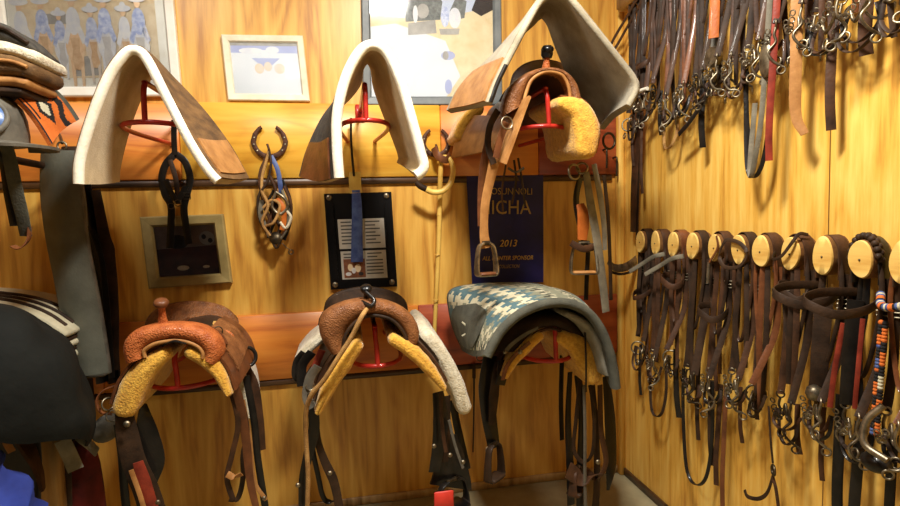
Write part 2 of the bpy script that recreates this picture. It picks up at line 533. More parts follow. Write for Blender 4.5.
flat('print_sand', (240, 224, 194), (222, 200, 164), 20); flat('print_white', (234, 232, 228), (214, 216, 224), 30)
flat('print_blue', (222, 226, 238), (160, 174, 214), 60); flat('print_navy', (40, 52, 96)); flat('print_grey', (186, 182, 174), (158, 154, 148), 20)
flat('print_tan', (242, 222, 186), (226, 200, 158), 40); flat('print_skin', (240, 212, 176), (226, 188, 148), 40)
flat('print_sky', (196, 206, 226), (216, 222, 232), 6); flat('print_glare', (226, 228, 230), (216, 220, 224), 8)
flat('print_tree', (140, 144, 140), (96, 100, 98), 60); flat('print_beach', (236, 220, 184), (222, 200, 156), 18)
flat('print_brown', (98, 50, 34), (66, 34, 26), 24); flat('print_dark', (60, 54, 52), (36, 32, 32), 30); flat('print_lilac', (166, 172, 208), (186, 192, 220), 8)
flat('print_peach', (228, 206, 178), (218, 212, 206), 30)
flat('print_mane', (226, 196, 158), (206, 168, 130), 50); flat('print_lightgrey', (214, 210, 204), (196, 192, 190), 40); flat('print_mauve', (150, 130, 118), (128, 108, 98), 30)

def horse_and_rider(x, y, s, coat, shirt):
    P_ = lambda pts: [(x + a * s, y + b * s * 1.35) for a, b in pts]
    return [(P_(ell(0, .0, .105, .14)), coat), (P_([(-.07, .05), (-.02, .05), (-.03, .36), (-.06, .36)]), coat), (P_([(.03, .05), (.08, .05), (.06, .34), (.03, .34)]), coat),
            (P_([(-.05, -.08), (.05, -.08), (.04, .03), (.07, .14), (.02, .2), (-.03, .19), (-.05, .1), (-.03, .02)]), 'print_lightgrey' if coat == 'print_white' else 'print_mane'),
            (P_(ell(0, -.22, .075, .12)), shirt), (P_([(-.07, -.2), (-.12, -.06), (-.08, -.02), (-.03, -.14)]), shirt), (P_([(.07, -.2), (.12, -.06), (.08, -.02), (.03, -.14)]), shirt),
            (P_(ell(0, -.38, .035, .045)), 'print_skin'), (P_(ell(0, -.42, .11, .035)), 'print_white'), (P_(ell(0, -.45, .04, .04)), 'print_white')]

parade = [([(0, .72), (1, .72), (1, 1), (0, 1)], 'print_sand'), ([(0, .0), (1, .0), (1, .42), (.6, .5), (0, .46)], 'print_tan'), ([(.2, .5), (.36, .5), (.36, .58), (.2, .58)], 'print_grey'), ([(.38, .84), (.56, .82), (.56, .98), (.36, .99)], 'print_grey')]  # print colours kept pale to stand for glare across the glass
for x, y, s, c, sh in ((.02, .76, .62, 'print_tan', 'print_white'), (.17, .74, .6, 'print_skin', 'print_blue'), (.29, .78, .5, 'print_white', 'print_blue'), (.39, .76, .68, 'print_skin', 'print_white'), (.52, .78, .55, 'print_peach', 'print_blue'), (.62, .75, .64, 'print_white', 'print_blue'), (.76, .78, .56, 'print_peach', 'print_white'), (.87, .76, .66, 'print_white', 'print_blue')):
    parade += horse_and_rider(x, y, s, c, sh)
q = [P(-14, -70), P(168, -70), P(183, 97), P(8, 98)]
framed('framed_photograph', 'large white framed photograph of riders on horses, above the tan saddle pad', 'picture', q, .038, .026, 'white', .0, .07, picture(parade, ['print_sand']))
q = [P(222, 36), P(303, 37), P(310, 102), P(229, 101)]
cert = [([(0, 0), (1, 0), (1, .2), (0, .2)], 'print_lilac'), ([(0, 0), (1, 0), (1, .06), (0, .06)], 'print_grey'), (ell(.3, .16, .18, .06), 'print_white'), (ell(.62, .14, .1, .07), 'print_white'),
        ([(.3, .3), (.72, .3), (.55, .48), (.46, .48)], 'print_lilac'), (ell(.5, .22, .05, .08), 'print_white'), (ell(.4, .5, .07, .1), 'print_peach'), (ell(.53, .46, .06, .09), 'print_peach'), (ell(.7, .5, .08, .1), 'print_peach')]
framed('framed_certificate', 'small cream framed print with pale blue sky, above the horseshoe', 'picture', q, .028, .02, 'cream', .0, None, picture(cert, ['print_glare']), 'print_white')
q = [P(360, -58), P(499, -62), P(501, 106), P(363, 106)]
beach = [([(0, 0), (1, 0), (1, .44), (0, .44)], 'print_sky'), ([(0, .43), (.35, .47), (.6, .46), (1, .4), (1, 1), (0, 1)], 'print_beach'),
         ([(.28, .36), (.34, .3), (.4, .34), (.48, .24), (.52, .3), (.58, .36), (.56, .48), (.28, .49)], 'print_tree'), ([(.64, .42), (.7, .32), (.78, .36), (.76, .47), (.66, .49)], 'print_tree'), ([(.82, .42), (.86, .34), (1, .28), (1, .42), (.9, .46)], 'print_dark'),
         (ell(.08, .42, .07, .04), 'print_tree'), ([(0, .52), (.2, .5), (.6, .62), (.72, .86), (.6, 1), (0, 1)], 'print_glare'),  # large pale area paints the glare of the glass into the print
         ([(.3, .5), (.52, .48), (.53, .57), (.3, .58)], 'print_grey'), (ell(.6, .46, .035, .07), 'print_blue'), (ell(.68, .47, .05, .07), 'print_white'), (ell(.42, .42, .05, .05), 'print_grey'), (ell(.36, .44, .02, .06), 'print_white'),
         ([(.55, .54), (.72, .54), (.71, .58), (.56, .58)], 'print_grey'), (ell(.62, .72, .06, .03), 'print_lilac'), (ell(.6, .72, .025, .03), 'print_grey'), (ell(.62, .93, .03, .05), 'print_lilac')]
framed('framed_poster', 'grey framed photograph of riders on pale sand, between the two right pads', 'picture', q, .036, .026, 'greyframe', .0, None, picture(beach, ['print_glare']), 'greyframe')
q = [P(142, 217, .0), P(224, 214, .0), P(233, 282, .0), P(151, 288, .0)]
old = [([(0, 0), (1, 0), (1, .5), (0, .5)], 'print_mauve'), ([(0, .45), (1, .42), (1, 1), (0, 1)], 'print_brown'), (ell(.85, .27, .13, .14), 'print_grey'), (ell(.8, .24, .04, .05), 'print_dark'), (ell(.9, .32, .04, .05), 'print_dark'),
       (ell(.36, .32, .18, .14), 'print_dark'), (ell(.78, .84, .06, .03), 'print_sand'), (ell(.4, .84, .1, .05), 'print_tan')]
framed('framed_photo', 'olive wood framed dark photograph behind the black halter', 'picture', q, .042, .03, 'olive', .0, None, picture(old, ['print_brown']), 'olive')

# plaque with four bolts and two printed sheets
q = [P(324, 194, 0), P(391, 192, 0), P(397, 286, 0), P(331, 289, 0)]
q = [V((p.x, DW, p.z)) for p in q]
t = thing('award_plaque', (q[2] + q[3]) / 2, 'black plaque with four round bolts, two printed sheets and a small photo', 'plaque')
MB().prism(q, (0, -.016, 0)).build('backing_board', 'black', t, smooth=False)
for u0, u1 in ((.06, .12), (.88, .94)):
    MB().prism([quad_pt(q, u, v) + V((0, -.016, 0)) for u, v in ((u0, .1), (u1, .1), (u1, .9), (u0, .9))], (0, -.008, 0)).build('side_rail', 'black', t)
for a, b, e, f in ((.17, .27, .86, .58), (.18, .605, .86, .9)):
    pp = [quad_pt(q, u, v) + V((0, -.017, 0)) for u, v in ((a, b), (e, b), (e, f), (a, f))]
    mb = MB().prism(pp, (0, -.0012, 0))
    pf = [p + V((0, -.0014, 0)) for p in pp]
    rows = 7
    for r_ in range(rows):
        v0 = .08 + r_ * .12
        if b > .5 and r_ > 1: segs = ((.55, .92),)
        else: segs = ((.06, .28 + .1 * (r_ % 3)), (.58, .9 - .1 * (r_ % 2)))
        for s0, s1 in segs:
            mb.add([quad_pt(pf, s0, v0), quad_pt(pf, s1, v0), quad_pt(pf, s1, v0 + .045), quad_pt(pf, s0, v0 + .045)], [(0, 1, 2, 3)], 1)
    sh = mb.build('printed_sheet', ['paper', 'ink'], t, smooth=False)
    if b > .5:
        flat('print_rust', (150, 92, 58), (96, 58, 40), 60)
        mb = MB().prism([quad_pt(pf, u, v) for u, v in ((.05, .28), (.52, .28), (.52, .95), (.05, .95))], (0, -.0006, 0))
        pz = [quad_pt(pf, u, v) + V((0, -.0008, 0)) for u, v in ((.05, .28), (.52, .28), (.52, .95), (.05, .95))]
        for cx, cy, rx, ry, k in ((.3, .45, .12, .2, 1), (.65, .5, .14, .22, 1), (.45, .62, .1, .16, 2), (.2, .8, .14, .1, 2), (.78, .8, .12, .1, 3)):
            mb.add(shape(pz, ell(cx, cy, rx, ry), 0.0001 * k), [tuple(range(14))], k)
        mb.build('small_photo', ['print_rust', 'print_tan', 'print_white', 'print_dark'], sh, smooth=False)
for u, v in ((.07, .04), (.92, .04), (.07, .95), (.92, .95)):
    MB().lathe([(.0125, 0), (.0125, .003), (.009, .007), (.003, .008)], quad_pt(q, u, v) + V((0, -.016, 0)), (0, -1, 0), 14).build('bolt', 'steel', t)

# award ribbon hanging from the middle rack over the plaque
t = thing('award_ribbon', P(353, 122, .06), 'blue and yellow ribbon hanging over the black plaque', 'ribbon')
MB().tube([P(351, 118, .07), P(351, 135, .065), P(352, 155, .06), P(354, 176, .05)], .005).build('hanging_cord', 'blackleather', t)
MB().strap([P(355, 172, .05), P(355, 182, .048), P(356, 193, .045)], .05, .003).build('yellow_strap', 'yellowribbon', t)['label'] = 'pale yellow upper strap'
MB().strap([P(356, 190, .046), P(357, 210, .036), P(357, 235, .033), P(357, 262, .033)], [.035, .042, .046, .05], .004).build('blue_strap', 'blueribbon', t)

# navy banner
t = thing('award_banner', P(505, 283, .012), 'navy satin banner with gold lettering under the upper right saddle', 'banner')
bl, br = P(472, 284, .012), P(543, 282, .012)
tl, tr = P(466, 172, .012), P(543, 171, .012)
g = []
for i in range(9):
    row = []
    for j in range(11):
        u, v = i / 8, j / 10
        p = (tl.lerp(tr, u)).lerp(bl.lerp(br, u), v)
        p.y -= .003 + .004 * math.sin(u * 9) * v
        row.append(p)
    g.append(row)
MB().sheet(g, -.001, .001).build('cloth', 'navy', t)
def text(body, px, py, size, m, d, parent, name='lettering', shear=0.0, width=None):
    cu = bpy.data.curves.new('txt', 'FONT'); cu.body = body; cu.size = size; cu.extrude = .0006; cu.align_x = 'CENTER'; cu.shear = shear; cu.resolution_u = 3
    o = bpy.data.objects.new('txt', cu); COL.objects.link(o)
    dg = bpy.context.evaluated_depsgraph_get()
    me = bpy.data.meshes.new_from_object(o.evaluated_get(dg))
    bpy.data.objects.remove(o)
    w = max(v.co.x for v in me.vertices) - min(v.co.x for v in me.vertices)
    k = width / w if width else 1
    base = P(px, py, d)
    tilt = math.atan2((br - bl).z, (br - bl).x)
    mb = MB()
    mb.add([base + V((v.co.x * k * math.cos(tilt) - v.co.y * math.sin(tilt), -v.co.z, v.co.y * math.cos(tilt) + v.co.x * k * math.sin(tilt))) for v in me.vertices], [tuple(p.vertices) for p in me.polygons])
    mb.build(name, m, parent, smooth=False)
text('COSUNNOLI', 509, 194.5, .042, 'dullgold', .022, t, width=.215)
text('IICHA', 509, 214, .088, 'dullgold', .022, t, width=.2)
text('2013', 508, 246.5, .043, 'gold', .022, t, shear=.25, width=.082)
text('ALL HUNTER SPONSOR', 508, 260, .027, 'gold', .022, t, shear=.2, width=.235)
text('COLLECTION', 509, 268, .022, 'dullgold', .022, t, shear=.2, width=.095)

# ------------------------------------------------------------------ saddle racks
def rack(px_top, px_bar, hw, d, label, ring_drop=.0):
    tip = P(*px_top, d); bar = P(*px_bar, d)
    t = thing('saddle_rack', (bar.x, DW - .022, bar.z), label, 'saddle rack', 'red steel saddle racks')
    w = hw * mpp(d)
    MB().tube([(tip.x, DW - .022, tip.z + .01), (tip.x, DW - d + .06, tip.z + .004), (tip.x, DW - d + .015, tip.z - .004), (tip.x, DW - d, tip.z - .03), ((tip.x + bar.x) / 2, DW - d, (tip.z + bar.z) / 2), (bar.x, DW - d, bar.z)], .0085, 10).build('ridge_bar', 'redsteel', t)
    loop = [(bar.x - w * .7, DW - .022, bar.z - .0), (bar.x - w * 1.05, DW - d * .55, bar.z), (bar.x - w, DW - d + .1, bar.z), (bar.x - w * .72, DW - d + .035, bar.z), (bar.x - w * .3, DW - d + .005, bar.z), (bar.x, DW - d, bar.z),
            (bar.x + w * .3, DW - d + .005, bar.z), (bar.x + w * .72, DW - d + .035, bar.z), (bar.x + w, DW - d + .1, bar.z), (bar.x + w * 1.05, DW - d * .55, bar.z), (bar.x + w * .7, DW - .022, bar.z)]
    MB().tube(loop, .008, 10).build('support_loop', 'redsteel', t)
    MB().box((bar.x, DW - .027, tip.z), (.04, .01, .07), bev=.003).build('wall_plate', 'redsteel', t)
    return t
rack((143, 82), (145, 122), 29, .52, 'red steel rack inside the tan felt pad with brown outer side')
rack((365, 84), (366, 120), 24, .52, 'red steel rack inside the white edged pad above the plaque')
rack((547, 88), (549, 126), 29, .54, 'red steel rack under the upper right saddle, by the navy banner')
rack((174, 352), (178, 388), 33, .55, 'red steel rack under the russet saddle with golden sheepskin')
rack((375, 328), (378, 366), 26, .55, 'red steel rack under the brown saddle below the plaque')
rack((555, 325), (556, 361), 28, .55, 'red steel rack under the patterned blanket near the corner')

# ------------------------------------------------------------------ saddle pads draped over the upper racks
def drape(secs, nu=44, nv=14):
    """cross sections (outline pts, distance off the wall), front first -> smooth grid [u][v]"""
    cs = [resample(catmull([P(p[0], p[1], d) if len(p) == 2 else P(*p) for p in pts], 8), nu) for pts, d in secs]
    g = []
    for i in range(nu):
        line = resample(catmull([c[i] for c in cs], 8), nv)
        g.append(line)
    return g

def wobble(g, a, f=9.0):
    nu, nv = len(g), len(g[0])
    for i in range(nu):
        for j in range(nv):
            u, v = i / (nu - 1), j / (nv - 1)
            e = a * abs(u - .5) * 2
            g[i][j] = g[i][j] + V((math.sin(v * f + u * 4) * e, 0, math.sin(v * f * .7 + u * 7) * e * .5))
    return g

def part_grid(g, u0, u1, v0, v1):
    nu, nv = len(g), len(g[0])
    return [row[int(v0 * (nv - 1)):int(v1 * (nv - 1)) + 1] for row in g[int(u0 * (nu - 1)):int(u1 * (nu - 1)) + 1]]

def off(g, t, flip=False):
    nu, nv = len(g), len(g[0]); out = []
    for i in range(nu):
        row = []
        for j in range(nv):
            c = (g[min(i + 1, nu - 1)][j] - g[max(i - 1, 0)][j]).cross(g[i][min(j + 1, nv - 1)] - g[i][max(j - 1, 0)]).normalized()
            row.append(g[i][j] + c * (-t if flip else t))
        out.append(row)
    return out

# tan felt pad, left
front = [(79, 184), (80, 160), (92, 118), (108, 78), (124, 55), (134, 50), (146, 58), (166, 96), (190, 142), (208, 170), (218, 181)]
mid = [(98, 184), (99, 162), (110, 123), (124, 86), (137, 64), (147, 59), (159, 69), (182, 105), (207, 145), (226, 174), (232, 182)]
rear = [(116, 182), (117, 166), (126, 130), (138, 97), (149, 76), (157, 70), (170, 80), (201, 113), (226, 146), (241, 172), (245, 180)]
g = drape([(front, .62), (mid, .48), (rear, .33)])
t = thing('saddle_pad', P(145, 120, .5), 'tan felt saddle pad with white edge, brown woven outside, upper left rack', 'saddle pad', 'pads on the upper racks')
MB().sheet(g, -.012, .010).build('felt_lining', 'felt', t)
MB().sheet(off(part_grid(g, 0, 1, .04, 1), .0105), 0, .006).build('woven_cover', 'brownweave', t)
MB().tube([r[0] for r in g], .014, 10, k=2).build('edge_binding', 'binding', t)
MB().sheet(off(part_grid(g, .86, .99, .1, .95), .0165), 0, .005).build('wear_leather', 'tan', t)
MB().sheet(off(part_grid(g, .01, .14, .1, .95), .0165), 0, .005).build('wear_leather', 'tan', t)

# charcoal pad, middle
front = [(339, 178), (337, 150), (337, 115), (345, 80), (358, 54), (371, 45), (386, 52), (400, 80), (412, 120), (420, 150), (424, 168), (416, 176)]
mid = [(322, 182), (325, 150), (333, 115), (347, 86), (357, 65), (361, 55), (369, 50), (377, 56), (383, 70), (391, 96), (402, 126), (411, 152), (413, 162), (408, 170)]
rear = [(303, 178), (311, 150), (328, 116), (348, 96), (358, 82), (360, 68), (367, 60), (374, 68), (376, 84), (381, 100), (391, 126), (400, 150), (402, 158), (400, 164)]
g = drape([(front, .62), (mid, .48), (rear, .33)])
t = thing('saddle_pad', P(368, 118, .5), 'charcoal saddle pad with thick white fleece edge on the middle rack', 'saddle pad', 'pads on the upper racks')
MB().sheet(g, -.014, .010).build('felt_lining', 'felt', t)
MB().sheet(off(part_grid(g, 0, 1, .04, 1), .0105), 0, .006).build('woven_cover', 'charweave', t)
MB().tube([r[0] for r in g], .0165, 10, k=2).build('edge_binding', 'binding', t)
MB().sheet(off(part_grid(g, .0, .16, .08, .97), .0165), 0, .006).build('wear_leather', 'saddlebrown', t)
MB().sheet(off(part_grid(g, .84, .99, .1, .95), .0165), 0, .006).build('wear_leather', 'saddlebrown', t)

# big grey felt pad over the upper right saddle
front = [(489, 103), (496, 84), (512, 52), (528, 22), (540, 2), (553, -8), (568, -2), (592, 26), (616, 56), (633, 78), (636, 90), (628, 106)]
mid = [(470, 108), (480, 84), (502, 50), (524, 24), (538, 6), (548, 0), (558, 8), (573, 36), (592, 70), (611, 98), (616, 108), (612, 116)]
rear = [(449, 112), (462, 88), (490, 62), (516, 38), (532, 24), (541, 16), (549, 24), (557, 46), (571, 78), (590, 108), (602, 122), (601, 129)]
g = drape([(front, .66), (mid, .48), (rear, .32)])
t = thing('saddle_pad', P(550, 64, .5), 'large grey felt pad draped over the horn of the upper right saddle', 'saddle pad', 'pads on the upper racks')
MB().sheet(g, -.010, .008).build('felt_lining', 'greyfelt', t)
MB().sheet(off(part_grid(g, 0, 1, .04, 1), .0085), 0, .005).build('woven_cover', 'greyfelt', t)
MB().tube([r[0] for r in g], .010, 10, k=2).build('edge_binding', 'greyfelt', t)
MB().sheet(off(part_grid(g, .0, .17, .06, .98), .0135), 0, .006).build('wear_leather', 'tan', t)['label'] = 'tan leather patch'
MB().tube([g[0][0] + V((.002, -.012, 0)), g[1][0] + V((.002, -.014, 0)), g[3][0] + V((.001, -.014, 0)), g[6][0] + V((0, -.013, 0))], .007).build('edge_strap', 'blackleather', t)

# ------------------------------------------------------------------ western saddles
def arch(mb, outer, inner, d, depth, n=26, mi=0, lean=0.0):
    o = resample(catmull(PL(outer, d), 8), n); i_ = resample(catmull(PL(inner, d), 8), n)
    rings = []
    for a, b in zip(o, i_):
        c = (a + b) / 2; h = (a - b) / 2; ring = []
        for k in range(14):
            f = 2 * PI * k / 14
            cx = math.copysign(abs(math.cos(f)) ** .75, math.cos(f)); sy = math.copysign(abs(math.sin(f)) ** .75, math.sin(f))
            ring.append(c + h * cx + V((0, depth / 2 + sy * depth / 2 + lean * h.z * cx, 0)))
        rings.append(ring)
    return mb.loft(rings)

def ruled(a, b, n=10):
    a = resample(catmull(a, 8), 20); b = resample(catmull(b, 8), 20)
    return [[p.lerp(q, j / n) for j in range(n + 1)] for p, q in zip(a, b)]

def stirrup(parent, top, w, h, ang, mframe, mtread, dep=.05):
    """D shaped stirrup under the point top, turned by ang about the vertical"""
    rot = Matrix.Rotation(ang, 3, 'Z')
    f = lambda x, y, z: top + rot @ V((x, y, z))
    st = MB().strap([f(-w * .14, 0, 0), f(-w * .36, 0, -h * .12), f(-w * .46, 0, -h * .45), f(-w * .5, 0, -h * .8), f(-w * .47, 0, -h * .97), f(-w * .3, 0, -h), f(0, 0, -h), f(w * .3, 0, -h), f(w * .47, 0, -h * .97), f(w * .5, 0, -h * .8), f(w * .46, 0, -h * .45), f(w * .36, 0, -h * .12), f(w * .14, 0, 0)],
                    [.022, .026, .034, dep, dep, .034, .026, .022], .009, side=rot @ V((0, 1, 0))).build('stirrup', mframe, parent)
    MB().tube([f(-w * .2, 0, 0), f(w * .2, 0, 0)], .008, smooth=True).build('stirrup_bolt', 'darksteel', st)
    MB().box(f(0, 0, -h + .004), (w * .85, dep * 1.1, .012), rot=rot, bev=.004).build('tread', mtread, st)
    return st

def buckle(parent, c, w=.03, nrm=(0, -1, 0), m='steel'):
    c = V(c); nn = V(nrm)
    u = V((0, 0, 1)); s = nn.cross(u).normalized()
    pts = [c + s * a * w / 2 + u * b * w / 2 for a, b in ((-1, -1), (1, -1), (1, 1), (-1, 1))]
    return MB().tube([pts[0], pts[1], pts[2], pts[3]], w * .09, 6, k=1, closed=True, smooth=False).tube([(pts[0] + pts[3]) / 2, (pts[1] + pts[2]) / 2], w * .07, 6).build('buckle', m, parent)

def saddle(label, base, d, out, inn, horn, sheep, cantle, mm, skirt_w=.006, group='western saddles on the racks', swdepth=.1):
    t = thing('western_saddle', base, label, 'saddle', group)
    y0 = DW - d
    sw = arch(MB(), out, inn, d, swdepth).build('swell', mm['swell'], t)
    # a stitched roll along the gullet edge
    gi = catmull(PL(inn, d), 6)
    MB().tube([p + V((0, .008, 0)) for p in gi], .006, 8, k=1).build('gullet_binding', mm.get('bind', mm['swell']), sw)
    # dark sheet extended to the wall so the hollow under the seat reads shaded
    gb = [p + V((0, d - .08, 0)) for p in gi]
    MB().sheet(ruled([p + V((0, .05, 0)) for p in gi], gb, 8), 0, .006).build('gullet_shade_lining', mm.get('lining', 'dark'), t)
    if horn:
        b, c, rr, cm = horn
        pb = P(*b, d - .05); pt = P(*c, d - .03)
        ax = (pt - pb); L_ = ax.length
        hn = MB().lathe([(rr * .95, -.012), (rr * .72, .0), (rr * .5, L_ * .35), (rr * .46, L_ * .72), (rr * .6, L_ * .84)], pb, ax, 18).build('horn', mm['horn'], t)
        MB().lathe([(rr * .3, -.006), (rr * .85, -.004), (rr, .002), (rr, .008), (rr * .8, .014), (rr * .2, .016)], pt - ax.normalized() * .014, ax + V((0, -.012, 0)), 20).build('horn_cap', cm, hn)
    # seat, running from the swell to the cantle
    if cantle:
        top, low, dc = cantle
        tc_ = PL(top, dc); lc = PL(low, dc + .08)
        k = catmull(PL(out, d), 6); n = len(k)
        fro = [p + V((0, swdepth * .9, -.012)) for p in k[int(n * .18):int(n * .82)]]
        MB().sheet(ruled(fro, lc, 10), -.004, .006).build('seat', mm['seat'], t)
        ct = MB().sheet(ruled(lc, tc_, 8), -.009, .009).build('cantle', mm['cantle'], t)
        MB().tube(tc_, .011, 8).build('cantle_binding', mm.get('cbind', mm['cantle']), ct)
    for k, (cen, w, mname, back) in enumerate(sheep):
        pts = PL(cen, d)
        ww = [x * mpp(d) for x in w] if isinstance(w, list) else w * mpp(d)
        MB().slab(pts, ww, y0 + mm.get('inset', -.012), y0 + back, rise=.02).jitter(.0012).build('sheepskin', mname, t)
        # leather skirt lying on the outside of the fleece
        sgn = 1 if pts[-1].x > pts[0].x else -1
        o2 = []
        pp = resample(catmull(pts, 6), 10)
        for i, p in enumerate(pp):
            a, b = pp[max(i - 1, 0)], pp[min(i + 1, 9)]
            tg = (b - a).normalized(); nrm = V((-tg.z, 0, tg.x)) * (-1 if sgn < 0 else 1)
            if nrm.x * sgn < 0: nrm = -nrm
            o2.append(p + nrm * (interp(ww, i / 9) / 2 + .008) + V((0, .03, 0)))
        bk = [p + V((sgn * .01, back, .02)) for p in o2]
        MB().sheet(ruled(o2, bk, 10), -.004, .004).build('skirt', mm['skirt'], t)
        jp = [p.lerp(o2[0], .0) + V((sgn * .006, .06, .006)) for p in o2[:8]]
        jb = [p + V((sgn * .014, back * .72, .026)) for p in o2[:7]]
        MB().sheet(ruled(jp, jb, 8), 0, .006).build('seat_jockey', mm['jockey'], t)
    return t

def straps(t, lst):
    for it in lst:
        nm, pts, w, m = it[:4]
        d = it[4] if len(it) > 4 else .5
        MB().strap(PL(pts, d), [x * mpp(.5) for x in w] if isinstance(w, list) else w * mpp(.5), .004, side=(1, .25, 0)).build(nm, m, t)

def concho(t, px, py, d, r=.012, m='steel'):
    MB().lathe([(r, 0), (r, .002), (r * .7, .005), (r * .25, .007)], P(px, py, d), (0, -1, 0), 14).build('concho', m, t)

def dring(t, px, py, d, r, m='steel', nrm=(.3, -1, .2), th=None):
    MB().torus(P(px, py, d), nrm, r, th or r * .14).build('ring', m, t)

# russet saddle, lower left
t = saddle('russet tooled western saddle with golden sheepskin, lower left rack', P(178, 392, .5), .62,
           [(122, 366), (119, 352), (122, 340), (133, 331), (152, 326), (172, 325), (194, 327), (210, 334), (219, 345), (221, 357), (215, 367)],
           [(144, 358), (143, 352), (147, 348), (155, 344), (165, 342), (174, 341), (184, 342), (193, 345), (199, 349), (202, 354), (202, 359)],
           ((163, 324), (161, 300), .021, 'saddlebrown'),
           [([(163, 356), (146, 368), (131, 388), (121, 412)], [14, 21, 24, 22], 'fleece', .36), ([(188, 354), (203, 362), (217, 376), (227, 396)], [14, 15, 12, 8], 'fleece', .34)],
           ([(152, 340), (148, 324), (160, 310), (185, 304), (210, 305), (228, 312), (236, 326), (234, 344)], [(160, 338), (166, 332), (178, 328), (192, 327), (205, 329), (214, 333), (220, 338), (222, 346)], .17),
           dict(swell='tooled', horn='tooled', seat='saddlebrown', cantle='tooled2', skirt='saddlebrown', jockey='tooled2', bind='tan', lining='blackleather', inset=.008))
MB().strap([P(164, 345, .6), P(174, 341, .62), P(186, 343, .61)], .02, .006, side=(0, 1, 0)).build('fork_strap', 'blackleather', t)
MB().sheet(ruled(PL([(141, 402), (136, 430), (140, 462), (150, 482)], .52), PL([(146, 404), (158, 430), (165, 460), (156, 484)], .5), 6), -.003, .003).build('fender', 'blackleather', t)
straps(t, [('stirrup_leather', [(124, 412, .58), (127, 432, .58), (134, 462, .58), (146, 490, .57), (154, 516, .56)], [14, 18, 20, 22], 'dark', .58),
           ('latigo_strap', [(138, 462, .595), (144, 482, .59), (152, 512, .575)], [8, 11, 12], 'redleather', .58),
           ('saddle_string', [(118, 424, .55), (122, 455, .53), (124, 485, .53), (127, 515, .53)], 7, 'blackleather', .5),
           ('saddle_string', [(131, 470, .6), (139, 492, .6), (146, 515, .6)], 4, 'tan', .5),
           ('stirrup_leather', [(222, 372, .52), (233, 398, .54), (238, 425, .53), (232, 455, .52), (227, 478, .52), (233, 500, .52)], 5, 'brown', .5),
           ('stirrup_leather', [(228, 368, .45), (240, 398, .45), (247, 430, .45), (243, 455, .45), (243, 478, .45), (238, 498, .45), (229, 500, .46)], 5, 'dark', .45),
           ('latigo_strap', [(210, 362, .58), (226, 376, .57), (238, 396, .55), (246, 440, .5), (250, 480, .48), (258, 515, .47)], [6, 8, 8, 6], 'saddlebrown', .5),
           ('latigo_strap', [(238, 356, .3), (252, 384, .3), (258, 420, .3), (262, 450, .3)], [9, 13, 12, 8], 'brown', .3),
           ('latigo_strap', [(246, 376, .4), (254, 420, .4), (258, 460, .4), (266, 512, .4)], 7, 'blackleather', .4),
           ('latigo_strap', [(243, 400, .42), (250, 440, .42), (254, 480, .42), (266, 500, .42)], 4, 'tan', .42),
           ('keeper', [(227, 474, .53), (234, 477, .53), (242, 474, .53)], 6, 'tan', .52)])
MB().slab(PL([(228, 350), (238, 366), (246, 388), (249, 414)], .3), .03, DW - .34, DW - .1).jitter(.001).build('fleece_lining', 'whitefleece', t)
MB().lathe([(.032, 0), (.034, .004), (.03, .008), (.012, .01)], P(224, 340, .42), (.15, -1, .1), 20).build('rear_rosette', 'tooled', t)
dring(t, 218, 331, .46, .014, 'darksteel')
MB().torus(P(246, 357, .36), (.5, -1, .3), .034, .0065).build('strap_loop', 'blackleather', t)
MB().strap([P(118, 385, .55), P(104, 390, .56), P(97, 400, .57), P(101, 412, .57), P(112, 414, .56)], .016, .004, side=(0, 1, 0)).build('rigging_strap', 'saddlebrown', t)
dring(t, 108, 404, .57, .018, 'steel', (.8, -.6, .2))
dring(t, 112, 416, .57, .016, 'steel', (.6, -.8, .2))
MB().lathe([(.004, -.012), (.03, -.01), (.04, 0), (.03, .01), (.004, .012)], P(107, 428, .5), (.5, -1, .1), 20, sx=1.2).build('stirrup_hood', 'greyleather', t)
concho(t, 264, 498, .42, .008); concho(t, 158, 502, .6, .008); concho(t, 127, 424, .61, .01)

# brown saddle, lower middle
t = saddle('brown tooled western saddle with black horn below the plaque, lower middle rack', P(378, 368, .5), .62,
           [(331, 356), (322, 344), (318, 330), (322, 315), (336, 306), (354, 301), (371, 300), (390, 303), (407, 311), (418, 324), (421, 338), (414, 352), (404, 352)],
           [(344, 352), (344, 342), (347, 333), (353, 325), (361, 319), (371, 316), (383, 317), (393, 321), (401, 329), (406, 338), (406, 346), (402, 352)],
           ((367, 302), (366, 286), .019, 'black'),
           [([(358, 346), (346, 362), (332, 382), (318, 412)], [12, 17, 15, 8], 'fleece', .5), ([(393, 340), (412, 352), (430, 370), (444, 388)], [12, 15, 13, 7], 'fleece', .5)],
           ([(326, 312), (330, 300), (345, 292), (368, 289), (390, 293), (403, 302), (406, 316)], [(340, 318), (348, 312), (358, 309), (368, 308), (380, 310), (388, 314), (394, 320)], .17),
           dict(swell='tooled2', horn='blackleather', seat='dark', cantle='dark', skirt='brown', jockey='dark', bind='dark', lining='blackleather'))
MB().slab(PL([(426, 338), (440, 354), (454, 380), (464, 408)], .5), 17 * mpp(.5), DW - .52, DW - .15, rise=.02).jitter(.0015).build('fleece_skirt', 'whitefleece', t)['label'] = 'cream fleece roll on the right side'
MB().slab(PL([(322, 336), (310, 346), (300, 358)], .3), .04, DW - .33, DW - .1).jitter(.0015).build('fleece_skirt', 'whitefleece', t)
MB().tube(PL([(371, 304, .57), (362, 316, .66), (352, 336, .66), (338, 358, .66), (324, 380, .65), (312, 394, .64), (306, 412, .62), (306, 440, .6), (308, 475, .6), (307, 516, .6)]), .0075, 8).build('rope', 'rope', t)
MB().tube(PL([(366, 292, .6), (374, 300, .62), (371, 306, .63), (362, 302, .6)]), .007, 8).build('horn_wrap', 'blackleather', t)
